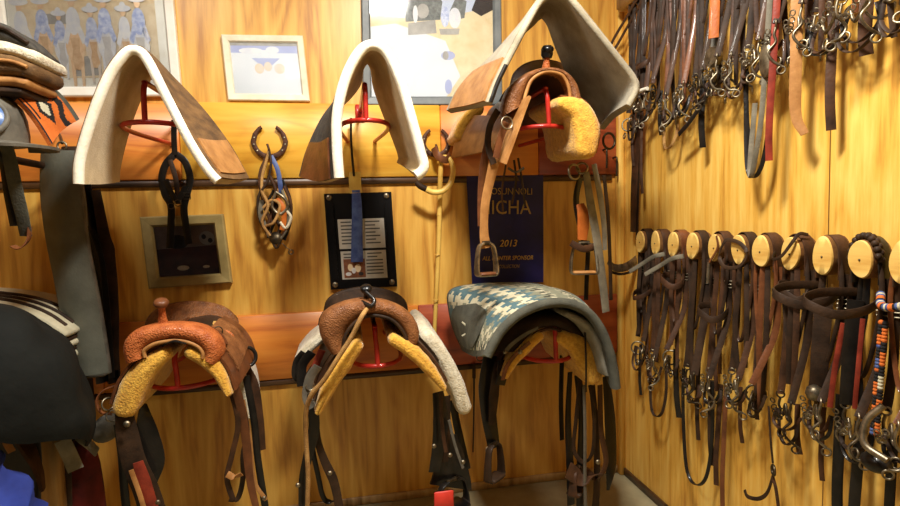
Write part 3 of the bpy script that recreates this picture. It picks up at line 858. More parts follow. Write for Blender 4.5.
straps(t, [('latigo_strap', [(318, 366, .6), (310, 378, .6), (307, 396, .6), (312, 408, .6)], 9, 'greyleather', .6),
           ('latigo_strap', [(322, 350, .55), (313, 372, .55), (306, 392, .55)], 7, 'redleather', .55),
           ('rigging_strap', [(304, 352, .4), (297, 362, .4), (296, 376, .4), (304, 382, .4)], 8, 'blackleather', .4),
           ('rigging_strap', [(312, 352, .42), (302, 366, .42), (302, 386, .42)], 10, 'blackleather', .42),
           ('rigging_strap', [(318, 362, .45), (308, 380, .45), (312, 404, .45), (315, 412, .45)], 8, 'dark', .45),
           ('stirrup_leather', [(312, 400, .56), (314, 428, .56), (308, 456, .56), (303, 480, .56), (303, 516, .56)], [10, 11, 8, 8], 'blackleather', .5),
           ('stirrup_leather', [(315, 420, .54), (318, 442, .54), (325, 462, .54), (334, 482, .54), (340, 510, .54)], [7, 7, 9, 8], 'dark', .5),
           ('stirrup_leather', [(316, 405, .5), (312, 440, .5), (318, 475, .5), (325, 500, .5), (340, 500, .5)], 5, 'blackleather', .5),
           ('stirrup_leather', [(438, 392, .52), (441, 420, .52), (438, 450, .52), (434, 472, .52)], [12, 18, 14, 12], 'blackleather', .5),
           ('latigo_strap', [(446, 396, .5), (446, 430, .5), (444, 462, .5)], 10, 'dark', .5),
           ('latigo_strap', [(452, 400, .42), (458, 430, .42), (466, 470, .42)], [8, 9, 12], 'blackleather', .5),
           ('latigo_strap', [(441, 392, .56), (442, 425, .56), (446, 452, .56)], 4, 'brown', .5),
           ('saddle_string', [(449, 420, .53), (455, 445, .53), (463, 468, .53)], 3, 'greyleather', .5)])
MB().sheet(ruled(PL([(441, 434), (438, 456), (432, 478), (430, 484)], .5), PL([(456, 434), (464, 456), (470, 478), (471, 490)], .46), 6), -.004, .004).build('fender', 'blackleather', t)
stirrup(t, P(452, 480, .5), .13, .1, .5, 'blackleather', 'black', .07)
MB().box(P(444, 502, .56), (.068, .012, .08), bev=.004).build('tag', 'redtag', t)['label'] = 'red tag on the stirrup'
for px, py in ((298, 485), (330, 473), (434, 446), (463, 462), (450, 455)): concho(t, px, py, .58, .008)
dring(t, 312, 396, .62, .014, 'darksteel'); dring(t, 310, 386, .6, .013)

# saddle under the patterned blanket, lower right
t = saddle('dark western saddle under the grey patterned blanket, lower right rack', P(556, 366, .5), .56,
           [(498, 352), (500, 338), (510, 325), (528, 317), (548, 314), (566, 316), (580, 324), (590, 338), (594, 352)],
           [(528, 352), (530, 342), (536, 334), (545, 330), (553, 329), (560, 331), (566, 336), (570, 343), (572, 352)],
           None,
           [([(540, 336), (528, 346), (514, 360), (505, 376)], [11, 14, 13, 9], 'fleece', .42), ([(562, 338), (578, 346), (590, 362), (594, 378)], [16, 24, 30, 22], 'fleece', .42)],
           ([(512, 322), (520, 308), (535, 300), (550, 298), (566, 301), (578, 310), (582, 322)], [(520, 326), (530, 320), (540, 317), (550, 316), (560, 318), (568, 322), (574, 328)], .2),
           dict(swell='dark', horn='dark', seat='dark', cantle='dark', skirt='brown', jockey='dark', lining='blackleather', bind='brown'))
straps(t, [('skirt_tie', [(505, 352, .58), (512, 344, .58), (526, 334, .58), (538, 328, .58)], 5, 'greyleather', .5),
           ('latigo_strap', [(530, 342, .58), (516, 354, .58), (506, 368, .58), (503, 380, .57)], 5, 'saddlebrown', .5),
           ('stirrup_leather', [(490, 356, .5), (487, 385, .5), (489, 415, .5), (494, 448, .5)], [16, 20, 18, 14], 'blackleather', .5),
           ('stirrup_leather', [(498, 362, .52), (494, 395, .52), (492, 425, .52)], [8, 12, 8], 'dark', .5),
           ('stirrup_leather', [(503, 360, .54), (502, 376, .54), (500, 385, .54)], 12, 'blackleather', .5),
           ('stirrup_leather', [(580, 380, .5), (576, 420, .5), (574, 450, .5), (584, 462, .5), (593, 450, .5), (594, 410, .5), (590, 385, .5)], 5, 'dark', .5),
           ('stirrup_leather', [(600, 385, .48), (601, 430, .48), (606, 462, .48), (597, 478, .48), (586, 470, .48)], 7, 'brown', .5),
           ('latigo_strap', [(570, 372, .45), (568, 420, .45), (570, 465, .45), (571, 505, .45)], [6, 8, 10, 10], 'blackleather', .5),
           ('latigo_strap', [(584, 385, .52), (585, 430, .52), (585, 480, .52), (586, 515, .52)], 4, 'greyleather', .5),
           ('latigo_strap', [(578, 375, .44), (582, 420, .44), (580, 470, .44), (580, 510, .44)], 10, 'blackleather', .5),
           ('latigo_strap', [(592, 385, .46), (596, 430, .46), (597, 480, .46), (595, 512, .46)], [8, 8, 9, 10], 'dark', .5),
           ('latigo_strap', [(562, 355, .4), (561, 400, .4), (562, 440, .4)], 6, 'blackleather', .5),
           ('latigo_strap', [(606, 376, .4), (610, 420, .4), (611, 465, .4), (608, 490, .4)], [10, 16, 16, 4], 'blackleather', .5),
           ('cinch', [(568, 470, .5), (582, 478, .5), (600, 474, .5)], 18, 'brown', .5),
           ('saddle_string', [(585, 332, .6), (586, 360, .6), (586, 392, .55)], 2, 'blackleather', .5)])
stirrup(t, P(494, 444, .52), .085, .125, .7, 'dark', 'dark', .045)
dring(t, 488, 450, .53, .01); dring(t, 480, 357, .5, .014, 'darksteel'); concho(t, 489, 459, .54, .01); concho(t, 598, 462, .52, .01); concho(t, 520, 352, .6, .008); concho(t, 505, 352, .6, .007)
stirrup(t, P(576, 468, .47), .1, .09, .9, 'brown', 'dark', .05)

# patterned wool blanket over it
front = [(487, 356), (492, 346), (502, 330), (520, 314), (544, 304), (566, 303), (586, 311), (600, 328), (609, 350), (614, 372), (616, 388)]
mid = [(476, 356), (474, 340), (478, 318), (492, 301), (520, 291), (548, 290), (568, 294), (582, 304), (592, 322), (600, 345), (604, 366)]
rear = [(464, 350), (455, 330), (450, 310), (450, 292), (470, 286), (505, 284), (535, 285), (552, 290), (566, 300), (576, 318), (582, 340)]
g = drape([(front, .66), (mid, .42), (rear, .14)], 73, 41)
def zig(u, v):
    k = abs(((v * 9) % 1) - .5) * 2         # zigzag phase along the depth
    x = (u - .02) / .5 * 10 + k * .9
    if u < .03 or v > .985: return 4
    if .5 < x < 1.1 or 8.6 < x < 9.2: return 3 if (v * 18) % 1 < .55 else 1
    if 3.0 < x < 3.9 : return 2
    if 4.2 < x < 5.0 : return 1
    if 5.0 < x < 5.9: return 2
    if 6.1 < x < 7.0: return 1
    if 7.0 < x < 7.7: return 2
    if 1.8 < x < 2.4: return 1
    return 0
def zigm(u, v):
    return zig(u if u < .5 else 1 - u, v)
t = thing('saddle_blanket', P(550, 310, .4), 'grey wool saddle blanket with teal and ivory zigzags, lower right rack', 'saddle blanket')
MB().sheet(g, -.002, .008, mi=zigm).build('woven_cover', ['greywool', 'ivorywool', 'tealwool', 'blackwool', 'slate'], t)
MB().sheet(off(g, -.003), -.014, 0).build('felt_lining', 'slate', t)
MB().tube([r[0] for r in g], .016, 10, k=1).build('edge_binding', 'slate', t)
def patch(g, u0, u1, v0, v1, t_, name, m, parent, n=14, e=2.6, lab=None):
    """a rounded leather patch lying on a draped grid"""
    nu, nv = len(g), len(g[0]); rows = []
    def at(u, v):
        a, b = u * (nu - 1), v * (nv - 1); i, j = min(int(a), nu - 2), min(int(b), nv - 2); fa, fb = a - i, b - j
        return (g[i][j].lerp(g[i + 1][j], fa)).lerp(g[i][j + 1].lerp(g[i + 1][j + 1], fa), fb)
    for i in range(n + 1):
        s = -1 + 2 * i / n; s = max(-.995, min(.995, s)); w = (1 - abs(s) ** e) ** (1 / e)
        rows.append([at((u0 + u1) / 2 + (u1 - u0) / 2 * s, (v0 + v1) / 2 + (v1 - v0) / 2 * w * (-1 + 2 * j / n)) for j in range(n + 1)])
    o = MB().sheet(off(rows, t_), 0, .006).build(name, m, parent)
    if lab: o['label'] = lab
    return o
pa = patch(g, .03, .22, .28, .93, .009, 'corner_patch', 'slate', t, lab='dark oval corner patch')
c = pa.data.vertices[0].co
MB().strap([P(462, 322, .34), P(466, 326, .35), P(466, 333, .35), P(462, 336, .35)], .006, .003, side=(0, 0, 1)).build('stitched_mark', 'ivorywool', pa)
# grey fleece roll showing inside the blanket's right arch
MB().slab(PL([(566, 313), (586, 324), (600, 346), (606, 374)], .62), [7 * mpp(.6), 10 * mpp(.6), 10 * mpp(.6), 6 * mpp(.6)], DW - .635, DW - .3).build('lining_roll', 'greycloth', t)

# upper right saddle
t = saddle('brown western saddle with wide golden sheepskin, upper right rack beneath grey pad', P(549, 128, .5), .6,
           [(503, 116), (506, 98), (514, 82), (528, 71), (546, 66), (564, 68), (578, 80), (584, 98), (582, 112)],
           [(524, 104), (527, 92), (532, 80), (541, 73), (551, 71), (562, 74), (568, 82), (571, 94), (571, 106)],
           ((546, 68), (548, 46), .02, 'black'),
           [([(562, 103), (579, 110), (588, 129), (587, 150)], [14, 27, 31, 24], 'fleece', .3)],
           ([(512, 86), (516, 74), (528, 65), (546, 62), (562, 66), (570, 76), (570, 88)], [(520, 86), (528, 76), (538, 72), (548, 71), (556, 74), (562, 80), (566, 88)], .2),
           dict(swell='tooled2', horn='tooled', seat='brown', cantle='brown', skirt='saddlebrown', jockey='brown', bind='tan', lining='brown'))
MB().lathe([(.016, -.02), (.02, -.01), (.02, .01), (.014, .02)], P(547, 52, .56), (0, -.1, 1), 16).build('horn_wrap', 'blackleather', t)
MB().sheet(ruled(PL([(530, 96), (524, 112), (514, 140), (505, 164)], .64), PL([(512, 108), (506, 118), (500, 140), (496, 160)], .5), 6), -.005, .005).build('fender', 'tan', t)
MB().sheet(ruled(PL([(505, 116), (500, 132), (494, 150)], .5), PL([(470, 116), (458, 134), (452, 158)], .14), 8), -.004, .004).build('skirt', 'tan', t)
MB().slab(PL([(474, 112), (462, 124), (455, 140)], .1), .05, DW - .2, DW - .03).jitter(.002).build('sheepskin', 'fleece', t)
straps(t, [('rigging_strap', [(498, 110, .56), (490, 126, .56), (488, 146, .56), (494, 164, .56)], 7, 'dark', .5),
           ('stirrup_leather', [(496, 156, .55), (490, 180, .55), (485, 205, .55), (484, 232, .55), (486, 248, .55)], [12, 10, 9, 12], 'tan', .5),
           ('stirrup_leather', [(488, 140, .5), (483, 170, .5), (481, 200, .5), (482, 226, .5)], [8, 9, 8, 10], 'saddlebrown', .5),
           ('latigo_strap', [(506, 122, .6), (500, 140, .6), (496, 158, .6)], 7, 'saddlebrown', .5),
           ('saddle_string', [(514, 160, .4), (516, 180, .4), (512, 204, .4)], 2.4, 'dark', .5),
           ('saddle_string', [(518, 158, .4), (522, 180, .4), (525, 206, .4)], 2.4, 'dark', .5),
           ('saddle_string', [(508, 168, .42), (516, 172, .42), (524, 168, .42)], 3, 'greyleather', .5),
           ('saddle_string', [(506, 164, .42), (502, 190, .42), (503, 212, .42)], 2, 'brown', .5),
           ('stirrup_leather', [(586, 172, .45), (590, 200, .45), (597, 240, .45), (603, 285, .45), (606, 312, .45)], [9, 11, 11, 10], 'greystrap', .5),
           ('stirrup_leather', [(594, 164, .4), (600, 195, .4), (604, 225, .4), (605, 250, .4)], [7, 8, 7, 6], 'greycloth', .5),  # whitish highlight painted as a paler strap beside the grey one
           ('latigo_strap', [(580, 178, .4), (576, 200, .4), (580, 225, .4), (585, 245, .4)], 8, 'blackleather', .5),
           ('latigo_strap', [(604, 175, .36), (608, 215, .36), (610, 260, .36), (611, 300, .36)], 5, 'dark', .4),
           ('latigo_strap', [(588, 252, .38), (587, 272, .38), (586, 300, .38)], 6, 'blackleather', .4)])
stirrup(t, P(486, 243, .55), .075, .11, .25, 'steel', 'saddlebrown', .03)
MB().strap([P(580, 204, .42), P(583, 214, .43), P(583, 228, .43), P(582, 240, .43)], [.03, .045, .045, .035], .012).build('stirrup_hobble', 'orangeleather', t)['label'] = 'orange leather hobble above the stirrup'
stirrup(t, P(584, 243, .43), .1, .115, -.25, 'steel', 'tan', .03)
MB().strap([P(571, 243, .44), P(584, 249, .45), P(598, 245, .44)], .025, .014, side=(0, 0, 1)).build('stirrup_top', 'brown', t)
dring(t, 507, 123, .62, .02, 'steel', (.2, -1, .1), .003); dring(t, 574, 172, .46, .027, 'steel', (.4, -1, .1), .005); dring(t, 582, 168, .46, .02, 'steel', (-.4, -1, .3), .004)
dring(t, 609, 141, .25, .032, 'darksteel', (.3, -1, 0), .005)

# ------------------------------------------------------------------ things hung on the back wall
def horseshoe(cpx, d, r, label, rot=0):
    c = P(*cpx, d)
    t = thing('horseshoe', c, label, 'horseshoe')
    pts = []
    for i in range(25):
        a = math.radians(118 + i * 304 / 24) + rot
        e = 1.0 if abs(i - 12) < 8 else .95
        pts.append(c + V((math.cos(a) * r * e, 0, math.sin(a) * r * 1.0)))
    MB().strap([p for p in pts], .019, .009, side=(0, 0, 1), k=2) if False else None
    mb = MB(); rings = []
    for i, p in enumerate(pts):
        o = (p - c).normalized(); w = .0095 if 2 < i < 22 else .007
        rings.append([p + o * w + V((0, .004, 0)), p + o * w + V((0, -.004, 0)), p + o * w * .7 + V((0, -.006, 0)), p - o * w * .7 + V((0, -.006, 0)), p - o * w + V((0, -.004, 0)), p - o * w + V((0, .004, 0))])
    mb.loft(rings).build('shoe', 'rust', t)
    for i in (4, 6, 8, 16, 18, 20):
        MB().box(pts[i] + V((0, -.006, 0)), (.006, .003, .007), bev=.0005).build('nail', 'steel', t)
    MB().tube([c + V((0, .012, -r * .95)), c + V((0, -.02, -r * .9)), c + V((0, -.03, -r * .6)), c + V((-.006, -.028, -r * .25))], .0045).build('hook', 'rust', t)
    return t
horseshoe((269.5, 141), .034, .062, 'rusty horseshoe hook under the small cream framed print')
horseshoe((436, 142), .034, .055, 'rusty horseshoe hook behind the bamboo cane')

t = thing('strap_bundle', P(270, 158, .06), 'small tangled bundle of cords, straps and metal hanging from the left horseshoe', 'bundle')
MB().tube(PL([(269, 150, .06), (266, 162, .06), (262, 178, .06), (263, 196, .07), (272, 206, .08)]), .006).build('tan_cord', 'rope', t)
MB().tube(PL([(269, 150, .06), (271, 164, .07), (268, 180, .07), (262, 190, .07)]), .005).build('dark_cord', 'dark', t)
MB().strap(PL([(271, 156, .06), (277, 168, .07), (280, 182, .07), (281, 194, .06)]), .018, .006).build('blue_strap', 'blueribbon', t)
MB().strap(PL([(266, 158, .055), (260, 176, .055), (264, 204, .055), (272, 224, .06)]), .014, .004).build('brown_strap', 'brown', t)
MB().strap(PL([(278, 198, .08), (283, 208, .085), (284, 220, .08), (282, 230, .08)]), .02, .005).build('orange_strap', 'orangeleather', t)
MB().strap(PL([(282, 180, .06), (290, 200, .06), (290, 222, .06), (284, 240, .06)]), .014, .004).build('black_strap', 'blackleather', t)
MB().strap(PL([(262, 200, .06), (261, 216, .06), (268, 232, .06), (276, 244, .06)]), .02, .005).build('grey_strap', 'greystrap', t)
MB().tube(PL([(276, 192, .085), (284, 198, .09), (288, 206, .085), (280, 214, .085), (272, 206, .085), (276, 192, .085)]), .006).build('metal_loop', 'steel', t)
MB().tube(PL([(263, 208, .08), (272, 200, .085), (280, 206, .085), (274, 222, .09), (266, 226, .08)]), .006).build('knotted_cord', 'rope', t)
MB().tube(PL([(286, 210, .08), (291, 218, .08), (286, 228, .08), (280, 222, .08)]), .006).build('knotted_cord', 'whitefleece', t)
for k, (pts, r_, m_) in enumerate((([(264, 184), (258, 200), (260, 220), (270, 238)], .006, 'dark'), ([(270, 176), (276, 192), (272, 212), (266, 230)], .007, 'brown'), ([(282, 190), (288, 208), (287, 228), (278, 242)], .006, 'greystrap'),
        ([(262, 192), (268, 206), (262, 222), (270, 236)], .006, 'rope'), ([(274, 190), (268, 204), (274, 220), (268, 238)], .006, 'blackleather'), ([(280, 200), (274, 214), (280, 228), (274, 240)], .007, 'dark'), ([(284, 186), (291, 204), (289, 224), (282, 236)], .006, 'brown'))):
    MB().tube(PL([(x, y, .055 + .01 * (k % 4)) for x, y in pts]), r_).build('cord', m_, t)
MB().lathe([(.004, -.012), (.022, -.008), (.027, 0), (.02, .01), (.006, .013)], P(276, 238, .07), (0, -1, .3), 16).build('bell', 'darksteel', t)
MB().tube(PL([(268, 226, .07), (276, 248, .075), (284, 232, .07)]), .005).build('chin_strap', 'dark', t)
MB().tube(PL([(282, 243, .06), (286, 247, .06), (290, 250, .06)]), .002).torus(P(291, 252, .06), (0, -1, 0), .009, .003).build('snap', 'steel', t)

# bamboo cane with hooked handle
t = thing('walking_cane', P(434, 338, .04), 'yellow bamboo cane with a curved handle hanging from the right horseshoe', 'cane')
MB().tube(PL([(441, 160, .06), (440, 190, .05), (439, 230, .045), (437, 280, .04), (434, 340, .035)]), [.011, .011, .0105, .0095, .009], 10).build('shaft', 'cane', t)
MB().tube(PL([(438, 158, .06), (448, 158, .07), (453, 168, .08), (451, 182, .09), (443, 191, .1), (432, 192, .1), (424, 188, .1)]), [.011, .011, .012, .012, .012], 10).build('handle', 'cane', t)
MB().tube(PL([(426, 189, .1), (420, 186, .1), (416, 182, .1)]), [.013, .013, .01], 10).build('handle_grip', 'dark', t)
MB().strap(PL([(434, 148, .06), (438, 156, .08), (446, 160, .08), (450, 155, .07)]), .03, .01, side=(.3, 0, 1)).build('leather_wrap', 'saddlebrown', t)
for py in (215, 255, 300):
    MB().torus(P(440 - (py - 190) * .04, py, .046), (0, 0, 1), .0105, .0018, n=14, m=6).build('node', 'cane', t)

# black halter over the olive frame
t = thing('halter', P(176, 150, .08), 'black leather halter hanging under the tan pad, over the olive framed photograph', 'halter')
MB().strap(PL([(174, 120, .1), (174, 140, .09), (175, 156, .08)]), .02, .004).build('hanging_strap', 'blackleather', t)
MB().strap(PL([(175, 154, .08), (166, 164, .08), (162, 178, .08), (165, 194, .08), (171, 206, .08), (171, 226, .075), (170, 248, .07)]), .026, .005).build('cheek_strap', 'blackleather', t)
MB().strap(PL([(176, 154, .08), (185, 162, .08), (190, 178, .08), (187, 194, .08), (184, 208, .08), (186, 226, .075), (189, 244, .07)]), .026, .005).build('cheek_strap', 'blackleather', t)
MB().strap(PL([(166, 180, .085), (172, 194, .09), (178, 200, .09), (186, 186, .085)]), .02, .005, side=(0, 0, 1)).build('nose_band', 'blackleather', t)
MB().strap(PL([(170, 160, .085), (176, 180, .09), (178, 204, .085)]), .018, .004).build('throat_latch', 'dark', t)
dring(t, 178, 203, .095, .012, 'darksteel'); dring(t, 171, 206, .09, .011, 'darksteel'); buckle(t, P(187, 196, .088), .024, m='darksteel')

# black leather panel and grey pad hanging at left
t = thing('leather_chaps', P(100, 190, .1), 'black leather chaps hanging behind the grey pad, left of olive frame', 'chaps')
L1 = PL([(70, 186), (78, 240), (90, 300), (98, 382)], .1); L2 = PL([(92, 184), (104, 238), (116, 300), (122, 382)], .1)
g = ruled(L1, L2, 10)
for i, row in enumerate(g):
    for j, p in enumerate(row): p.y -= .02 * math.sin(j * 1.3) + .01
MB().sheet(g, -.003, .003).build('leg_panel', 'blackleather', t)
MB().strap(PL([(80, 176, .16), (84, 200, .16), (86, 226, .16)]), .014, .004).build('highlight_strip', 'greycloth', t)  # pale grey strip stands for the highlight on the black leather
MB().strap(PL([(96, 190, .13), (104, 235, .14), (106, 250, .14), (114, 300, .14), (116, 370, .14)]), [.03, .04, .06, .03, .02], .005).build('leg_fringe', 'dark', t)
MB().strap(PL([(92, 230, .15), (102, 262, .15), (108, 320, .15), (112, 378, .15)]), .02, .004).build('side_strap', 'blackleather', t)
t = thing('felt_pad', P(62, 148, .2), 'long grey felt pad hanging flat beside the black chaps', 'pad')
Le = PL([(45, 152), (44, 190), (49, 235), (57, 275), (65, 318), (71, 350), (79, 374)], .24); Re = PL([(73, 151), (79, 185), (85, 238), (93, 280), (100, 318), (105, 350), (108, 372)], .24)
g = ruled(Le, Re, 10)
for i, row in enumerate(g):
    for j, p in enumerate(row): p.y -= .018 * math.sin(PI * j / 10)
g = [r for r in g]
MB().sheet(g, -.013, .013).build('felt', 'greypad', t)
edge = [r[0] for r in g] + [p for p in g[-1][1:-1]] + [r[-1] for r in g[::-1]]
MB().tube(edge, .0125, 8, k=1).build('edge_binding', 'greyleather', t)
MB().torus(P(62, 146, .24), (0, -1, 0), .014, .0035).build('ring', 'steel', t)
MB().tube([P(62, 143, .24), P(60, 136, .15), P(58, 132, .03)], .005).build('hook', 'darksteel', t)

# ------------------------------------------------------------------ left side: stacked pads, helmet, orange blanket, covered saddle
def folded(label, cen, w, m, d0, d1, edge=None, eb=None):
    t = thing('folded_blanket', P(cen[1][0], cen[1][1], d0), label, 'saddle blanket', 'blankets stacked at upper left')
    MB().slab(PL(cen, d0), w, DW - d0, DW - d1).jitter(.001).build('wool_body', m, t)
    if edge:
        MB().tube(PL([(c[0], c[1] + edge, d0 + .004) for c in cen]), .005, 8).build('edge_stitching', eb, t)
    return t
folded('dark charcoal blanket on top of the stack at upper left', [(-80, 20), (-40, 22), (0, 31), (14, 38), (28, 47)], [.06, .06, .058, .045, .016], 'charweave', .66, .5, -4, 'dark')
folded('cream fleece blanket just under the top of the stack', [(-80, 44), (-40, 42), (0, 46), (16, 50), (32, 56)], [.036, .036, .036, .036, .034], 'whitefleece', .67, .5)
folded('brown mottled blanket in the middle of the stack', [(-80, 62), (-40, 60), (0, 62), (14, 64), (27, 69)], [.062, .062, .062, .062, .045], 'brownweave', .67, .5, -2, 'tan')
folded('tan felt blanket low in the stack at upper left', [(-80, 80), (-40, 79), (0, 79), (12, 80), (24, 82)], [.028, .028, .028, .03, .028], 'tan', .66, .5)
folded('dark brown blanket at the bottom of the stack', [(-80, 90), (-40, 89), (0, 89), (10, 90), (20, 91)], [.03, .03, .03, .03, .022], 'dark', .65, .5)

t = thing('navajo_blanket', P(45, 118, .45), 'orange woven blanket with black stripes and an ivory diamond below the stack', 'saddle blanket')
a, b, c, d_ = P(16, 100, .62), P(50, 87, .45), P(78, 120, .42), P(50, 145, .6)
g = []
for i in range(41):
    row = []
    for j in range(41):
        u, v = i / 40, j / 40
        p = a.lerp(b, u).lerp(d_.lerp(c, u), v)
        p.y -= .02 * math.sin(PI * u) ; p.z += .012 * math.sin(PI * v)
        row.append(p)
    g.append(row)
def nav(u, v):
    if abs(u - .42) / .2 + abs(v - .5) / .36 < .55: return 2
    if abs(u - .42) / .2 + abs(v - .5) / .36 < 1: return 1
    if .66 < u + .07 * math.sin(v * 9) < .8: return 1
    if .9 < u: return 3
    if u < .06 or (.1 < u < .16 and v < .6): return 1
    return 0
MB().sheet(g, -.006, .006, mi=nav).build('woven_cloth', ['orange', 'blackwool', 'ivorywool', 'slate'], t)
MB().tube([r[0] for r in g], .007, 6, k=1).build('edge_roll', 'blackwool', t)

t = thing('riding_helmet', P(-6, 150, .6), 'grey riding helmet with a blue side panel at the left edge', 'helmet')
c = P(-15, 134, .6)
MB().lathe([(.098, -.03), (.1, .0), (.097, .04), (.088, .072), (.066, .098), (.036, .112), (.006, .116)], c, (0, 0, 1), 28).build('shell', 'greyleather', t)
g = []
for i in range(15):
    a_ = math.radians(-80 + 100 * i / 14)
    row = []
    for j in range(6):
        rr = .094 + .12 * math.sin(PI * i / 14) ** .6 * j / 5
        row.append(c + V((math.cos(a_) * rr, math.sin(a_) * rr, -.028 - .02 * j / 5)))
    g.append(row)
MB().sheet(g, -.004, .004).build('visor', 'greyleather', t)
pb = MB().lathe([(.046, 0), (.046, .004), (.028, .012), (.006, .014)], c + V((.045, -.082, .035)), (.4, -.9, .3), 20).build('side_panel', 'blueplastic', t)
MB().torus(c + V((.045, -.082, .035)), (.4, -.9, .3), .049, .008).build('panel_rim', 'greyleather', pb)
MB().strap([c + V((.09, -.08, -.03)), P(10, 160, .66), P(16, 190, .64), P(22, 215, .62), P(26, 236, .6)], [.03, .034, .034, .03], .005).build('chin_strap', 'slate', t)
MB().strap([P(30, 226, .6), P(28, 240, .62), P(20, 248, .63), P(13, 246, .62)], .018, .004, side=(0, 1, .3)).build('strap_end', 'saddlebrown', t)
MB().strap([c + V((.06, -.1, -.03)), P(2, 160, .62), P(8, 195, .62), P(14, 226, .61)], .02, .004).build('chin_strap', 'blackleather', t)
# the bracket the stack and helmet rest on
t = thing('saddle_rack', P(-10, 160, .05), 'dark bracket at the left edge holding the helmet and blanket stack', 'saddle rack')
cz = c.z
MB().tube([(c.x - .03, DW - .022, cz - .055), (c.x - .03, DW - .5, cz - .05), (c.x - .03, DW - .72, cz - .045)], .012).build('arm', 'dark', t)
MB().box((c.x - .03, DW - .03, cz - .06), (.08, .016, .2), bev=.004).build('wall_plate', 'dark', t)
MB().tube([(c.x - .03, DW - .5, cz - .05), (c.x - .1, DW - .4, cz + .1), (c.x - .1, DW - .4, cz + .13)], .012).build('prop', 'dark', t)

# covered saddle at lower left
t = thing('covered_saddle', P(0, 470, .7), 'saddle under a black nylon cover, hanging cloth folds, at lower left', 'saddle')
top = [(-150, 452), (-140, 380), (-100, 326), (-50, 308), (0, 313), (32, 325), (58, 345), (74, 370), (84, 400), (90, 428), (86, 446)]
sec = [([(x * .3 - 50, 428 + (y - 380) * .1) for x, y in top], 1.03), ([(x * .55 - 36, 440 - (440 - y) * .6) for x, y in top], 1.0), ([(x * .93 - 4, 445 - (445 - y) * .95) for x, y in top], .9), (top, .74), (top, .52), ([(x * .96, y + 4) for x, y in top], .36), ([(x * .8 - 10, 444 - (444 - y) * .75) for x, y in top], .28)]
g = drape(sec, 60, 30)
for i in range(60):
    for j in range(30):
        u, v = i / 59, j / 29
        a_ = .018 * abs(math.sin(u * 17 + v * 13 + math.sin(v * 9))) * math.sin(PI * v) + .004 * math.sin(u * 11 - v * 17)
        g[i][j] = g[i][j] + V((a_ * .6, a_ * .4, a_))
MB().sheet(g, -.003, .003).build('nylon_cover', 'nylon', t)
MB().sheet(ruled(PL([(14, 440), (22, 452), (34, 470), (42, 492)], .72), PL([(30, 436), (36, 450), (42, 470), (44, 488)], .66), 6), -.004, .004).build('fender', 'brown', t)
straps(t, [('stirrup_leather', [(62, 440, .6), (68, 452, .6), (76, 470, .6)], 12, 'greycloth', .6), ('latigo_strap', [(4, 420, .8), (6, 440, .8), (12, 452, .8)], 5, 'tan', .6),
           ('latigo_strap', [(34, 430, .62), (37, 460, .62), (36, 500, .62)], 7, 'blackleather', .6),
           ('latigo_strap', [(63, 436, .5), (65, 470, .5), (66, 512, .5)], 10, 'dark', .6), ('latigo_strap', [(24, 440, .5), (28, 470, .5), (30, 512, .5)], 22, 'blackleather', .6)])
MB().sheet(ruled(PL([(-60, 425), (-20, 430), (20, 432), (44, 432)], .52), PL([(-60, 560), (-20, 540), (20, 535), (42, 530)], .5), 8), -.004, .004).build('dark_panel', 'blackleather', t)  # black sheet filling the dark space below the cover
t = thing('striped_blanket', P(40, 330, .3), 'cream blanket with dark stripes showing behind the black nylon cover', 'saddle blanket')
for k, (o, m, w) in enumerate(((0, 'ivorywool', 7), (6.5, 'dark', 4), (12, 'ivorywool', 7), (18, 'dark', 4), (24, 'ivorywool', 8))):
    cen = [(-60, 300 + o), (-20, 303 + o), (14, 308 + o), (42, 318 + o), (66, 334 + o)]
    MB().slab(PL(cen, .34 - .004 * k), w * mpp(.3), DW - .36 + .004 * k, DW - .08).build('fold', m, t)
for dd in (.32, .27, .22):
    MB().tube([P(x, y, .34) + V((.004, .34 - dd, 3.5 * mpp(.3) + .001)) for x, y in ((-60, 300), (-20, 303), (14, 308), (42, 318), (62, 331))], .0075, 8).build('dark_stripe', 'dark', t)
# its wall bracket
t = thing('saddle_rack', P(-20, 440, .05), 'dark bracket behind the black covered saddle at lower left', 'saddle rack')
r0 = P(-20, 420, .6)
MB().tube([(r0.x, DW - .02, r0.z), (r0.x, DW - .5, r0.z), (r0.x, DW - .8, r0.z)], .014).build('arm', 'dark', t)
MB().box((r0.x, DW - .03, r0.z), (.1, .016, .3), bev=.004).build('wall_plate', 'dark', t)
# post, red bag, blue cloth
q0 = P(52, 440, .55)
t = thing('wooden_post', (q0.x - .02, q0.y, 0), 'pale wooden post standing under the black nylon cover', 'post')
MB().box((q0.x - .012, q0.y, q0.z / 2 + .01), (.055, .055, q0.z + .02), bev=.004).build('upright', 'post', t)
MB().box((q0.x - .012, q0.y, .02), (.2, .2, .04), bev=.004).build('foot', 'post', t)
t = thing('feed_bag', P(82, 506, .42), 'dark red cloth bag with a grey band beside the pale post', 'bag')
tb, bb = P(80, 440, .42), P(84, 506, .42)
prof = [(.01, 0), (.055, .02), (.06, .1), (.062, .22), (.058, .34), (.05, .4), (.035, .43)]
zt = tb.z
mb = MB(); rings = []
for r_, h in [(.02, 0.0), (.055, .01), (.062, .08), (.062, .2), (.058, zt * .7), (.052, zt * .85), (.04, zt * .97), (.02, zt)]:
    rings.append([V((tb.x + math.cos(2 * PI * j / 24) * r_ * (1 + .06 * math.sin(j * 3)), tb.y + math.sin(2 * PI * j / 24) * r_ * .8 * (1 + .06 * math.cos(j * 4)), h)) for j in range(24)])
bag = mb.loft(rings).build('cloth_body', 'redcloth', t)
MB().strap(PL([(62, 444, .46), (72, 432, .5), (84, 440, .52), (97, 452, .48)]), .03, .006, side=(0, .5, 1)).build('grey_band', 'greycloth', t)
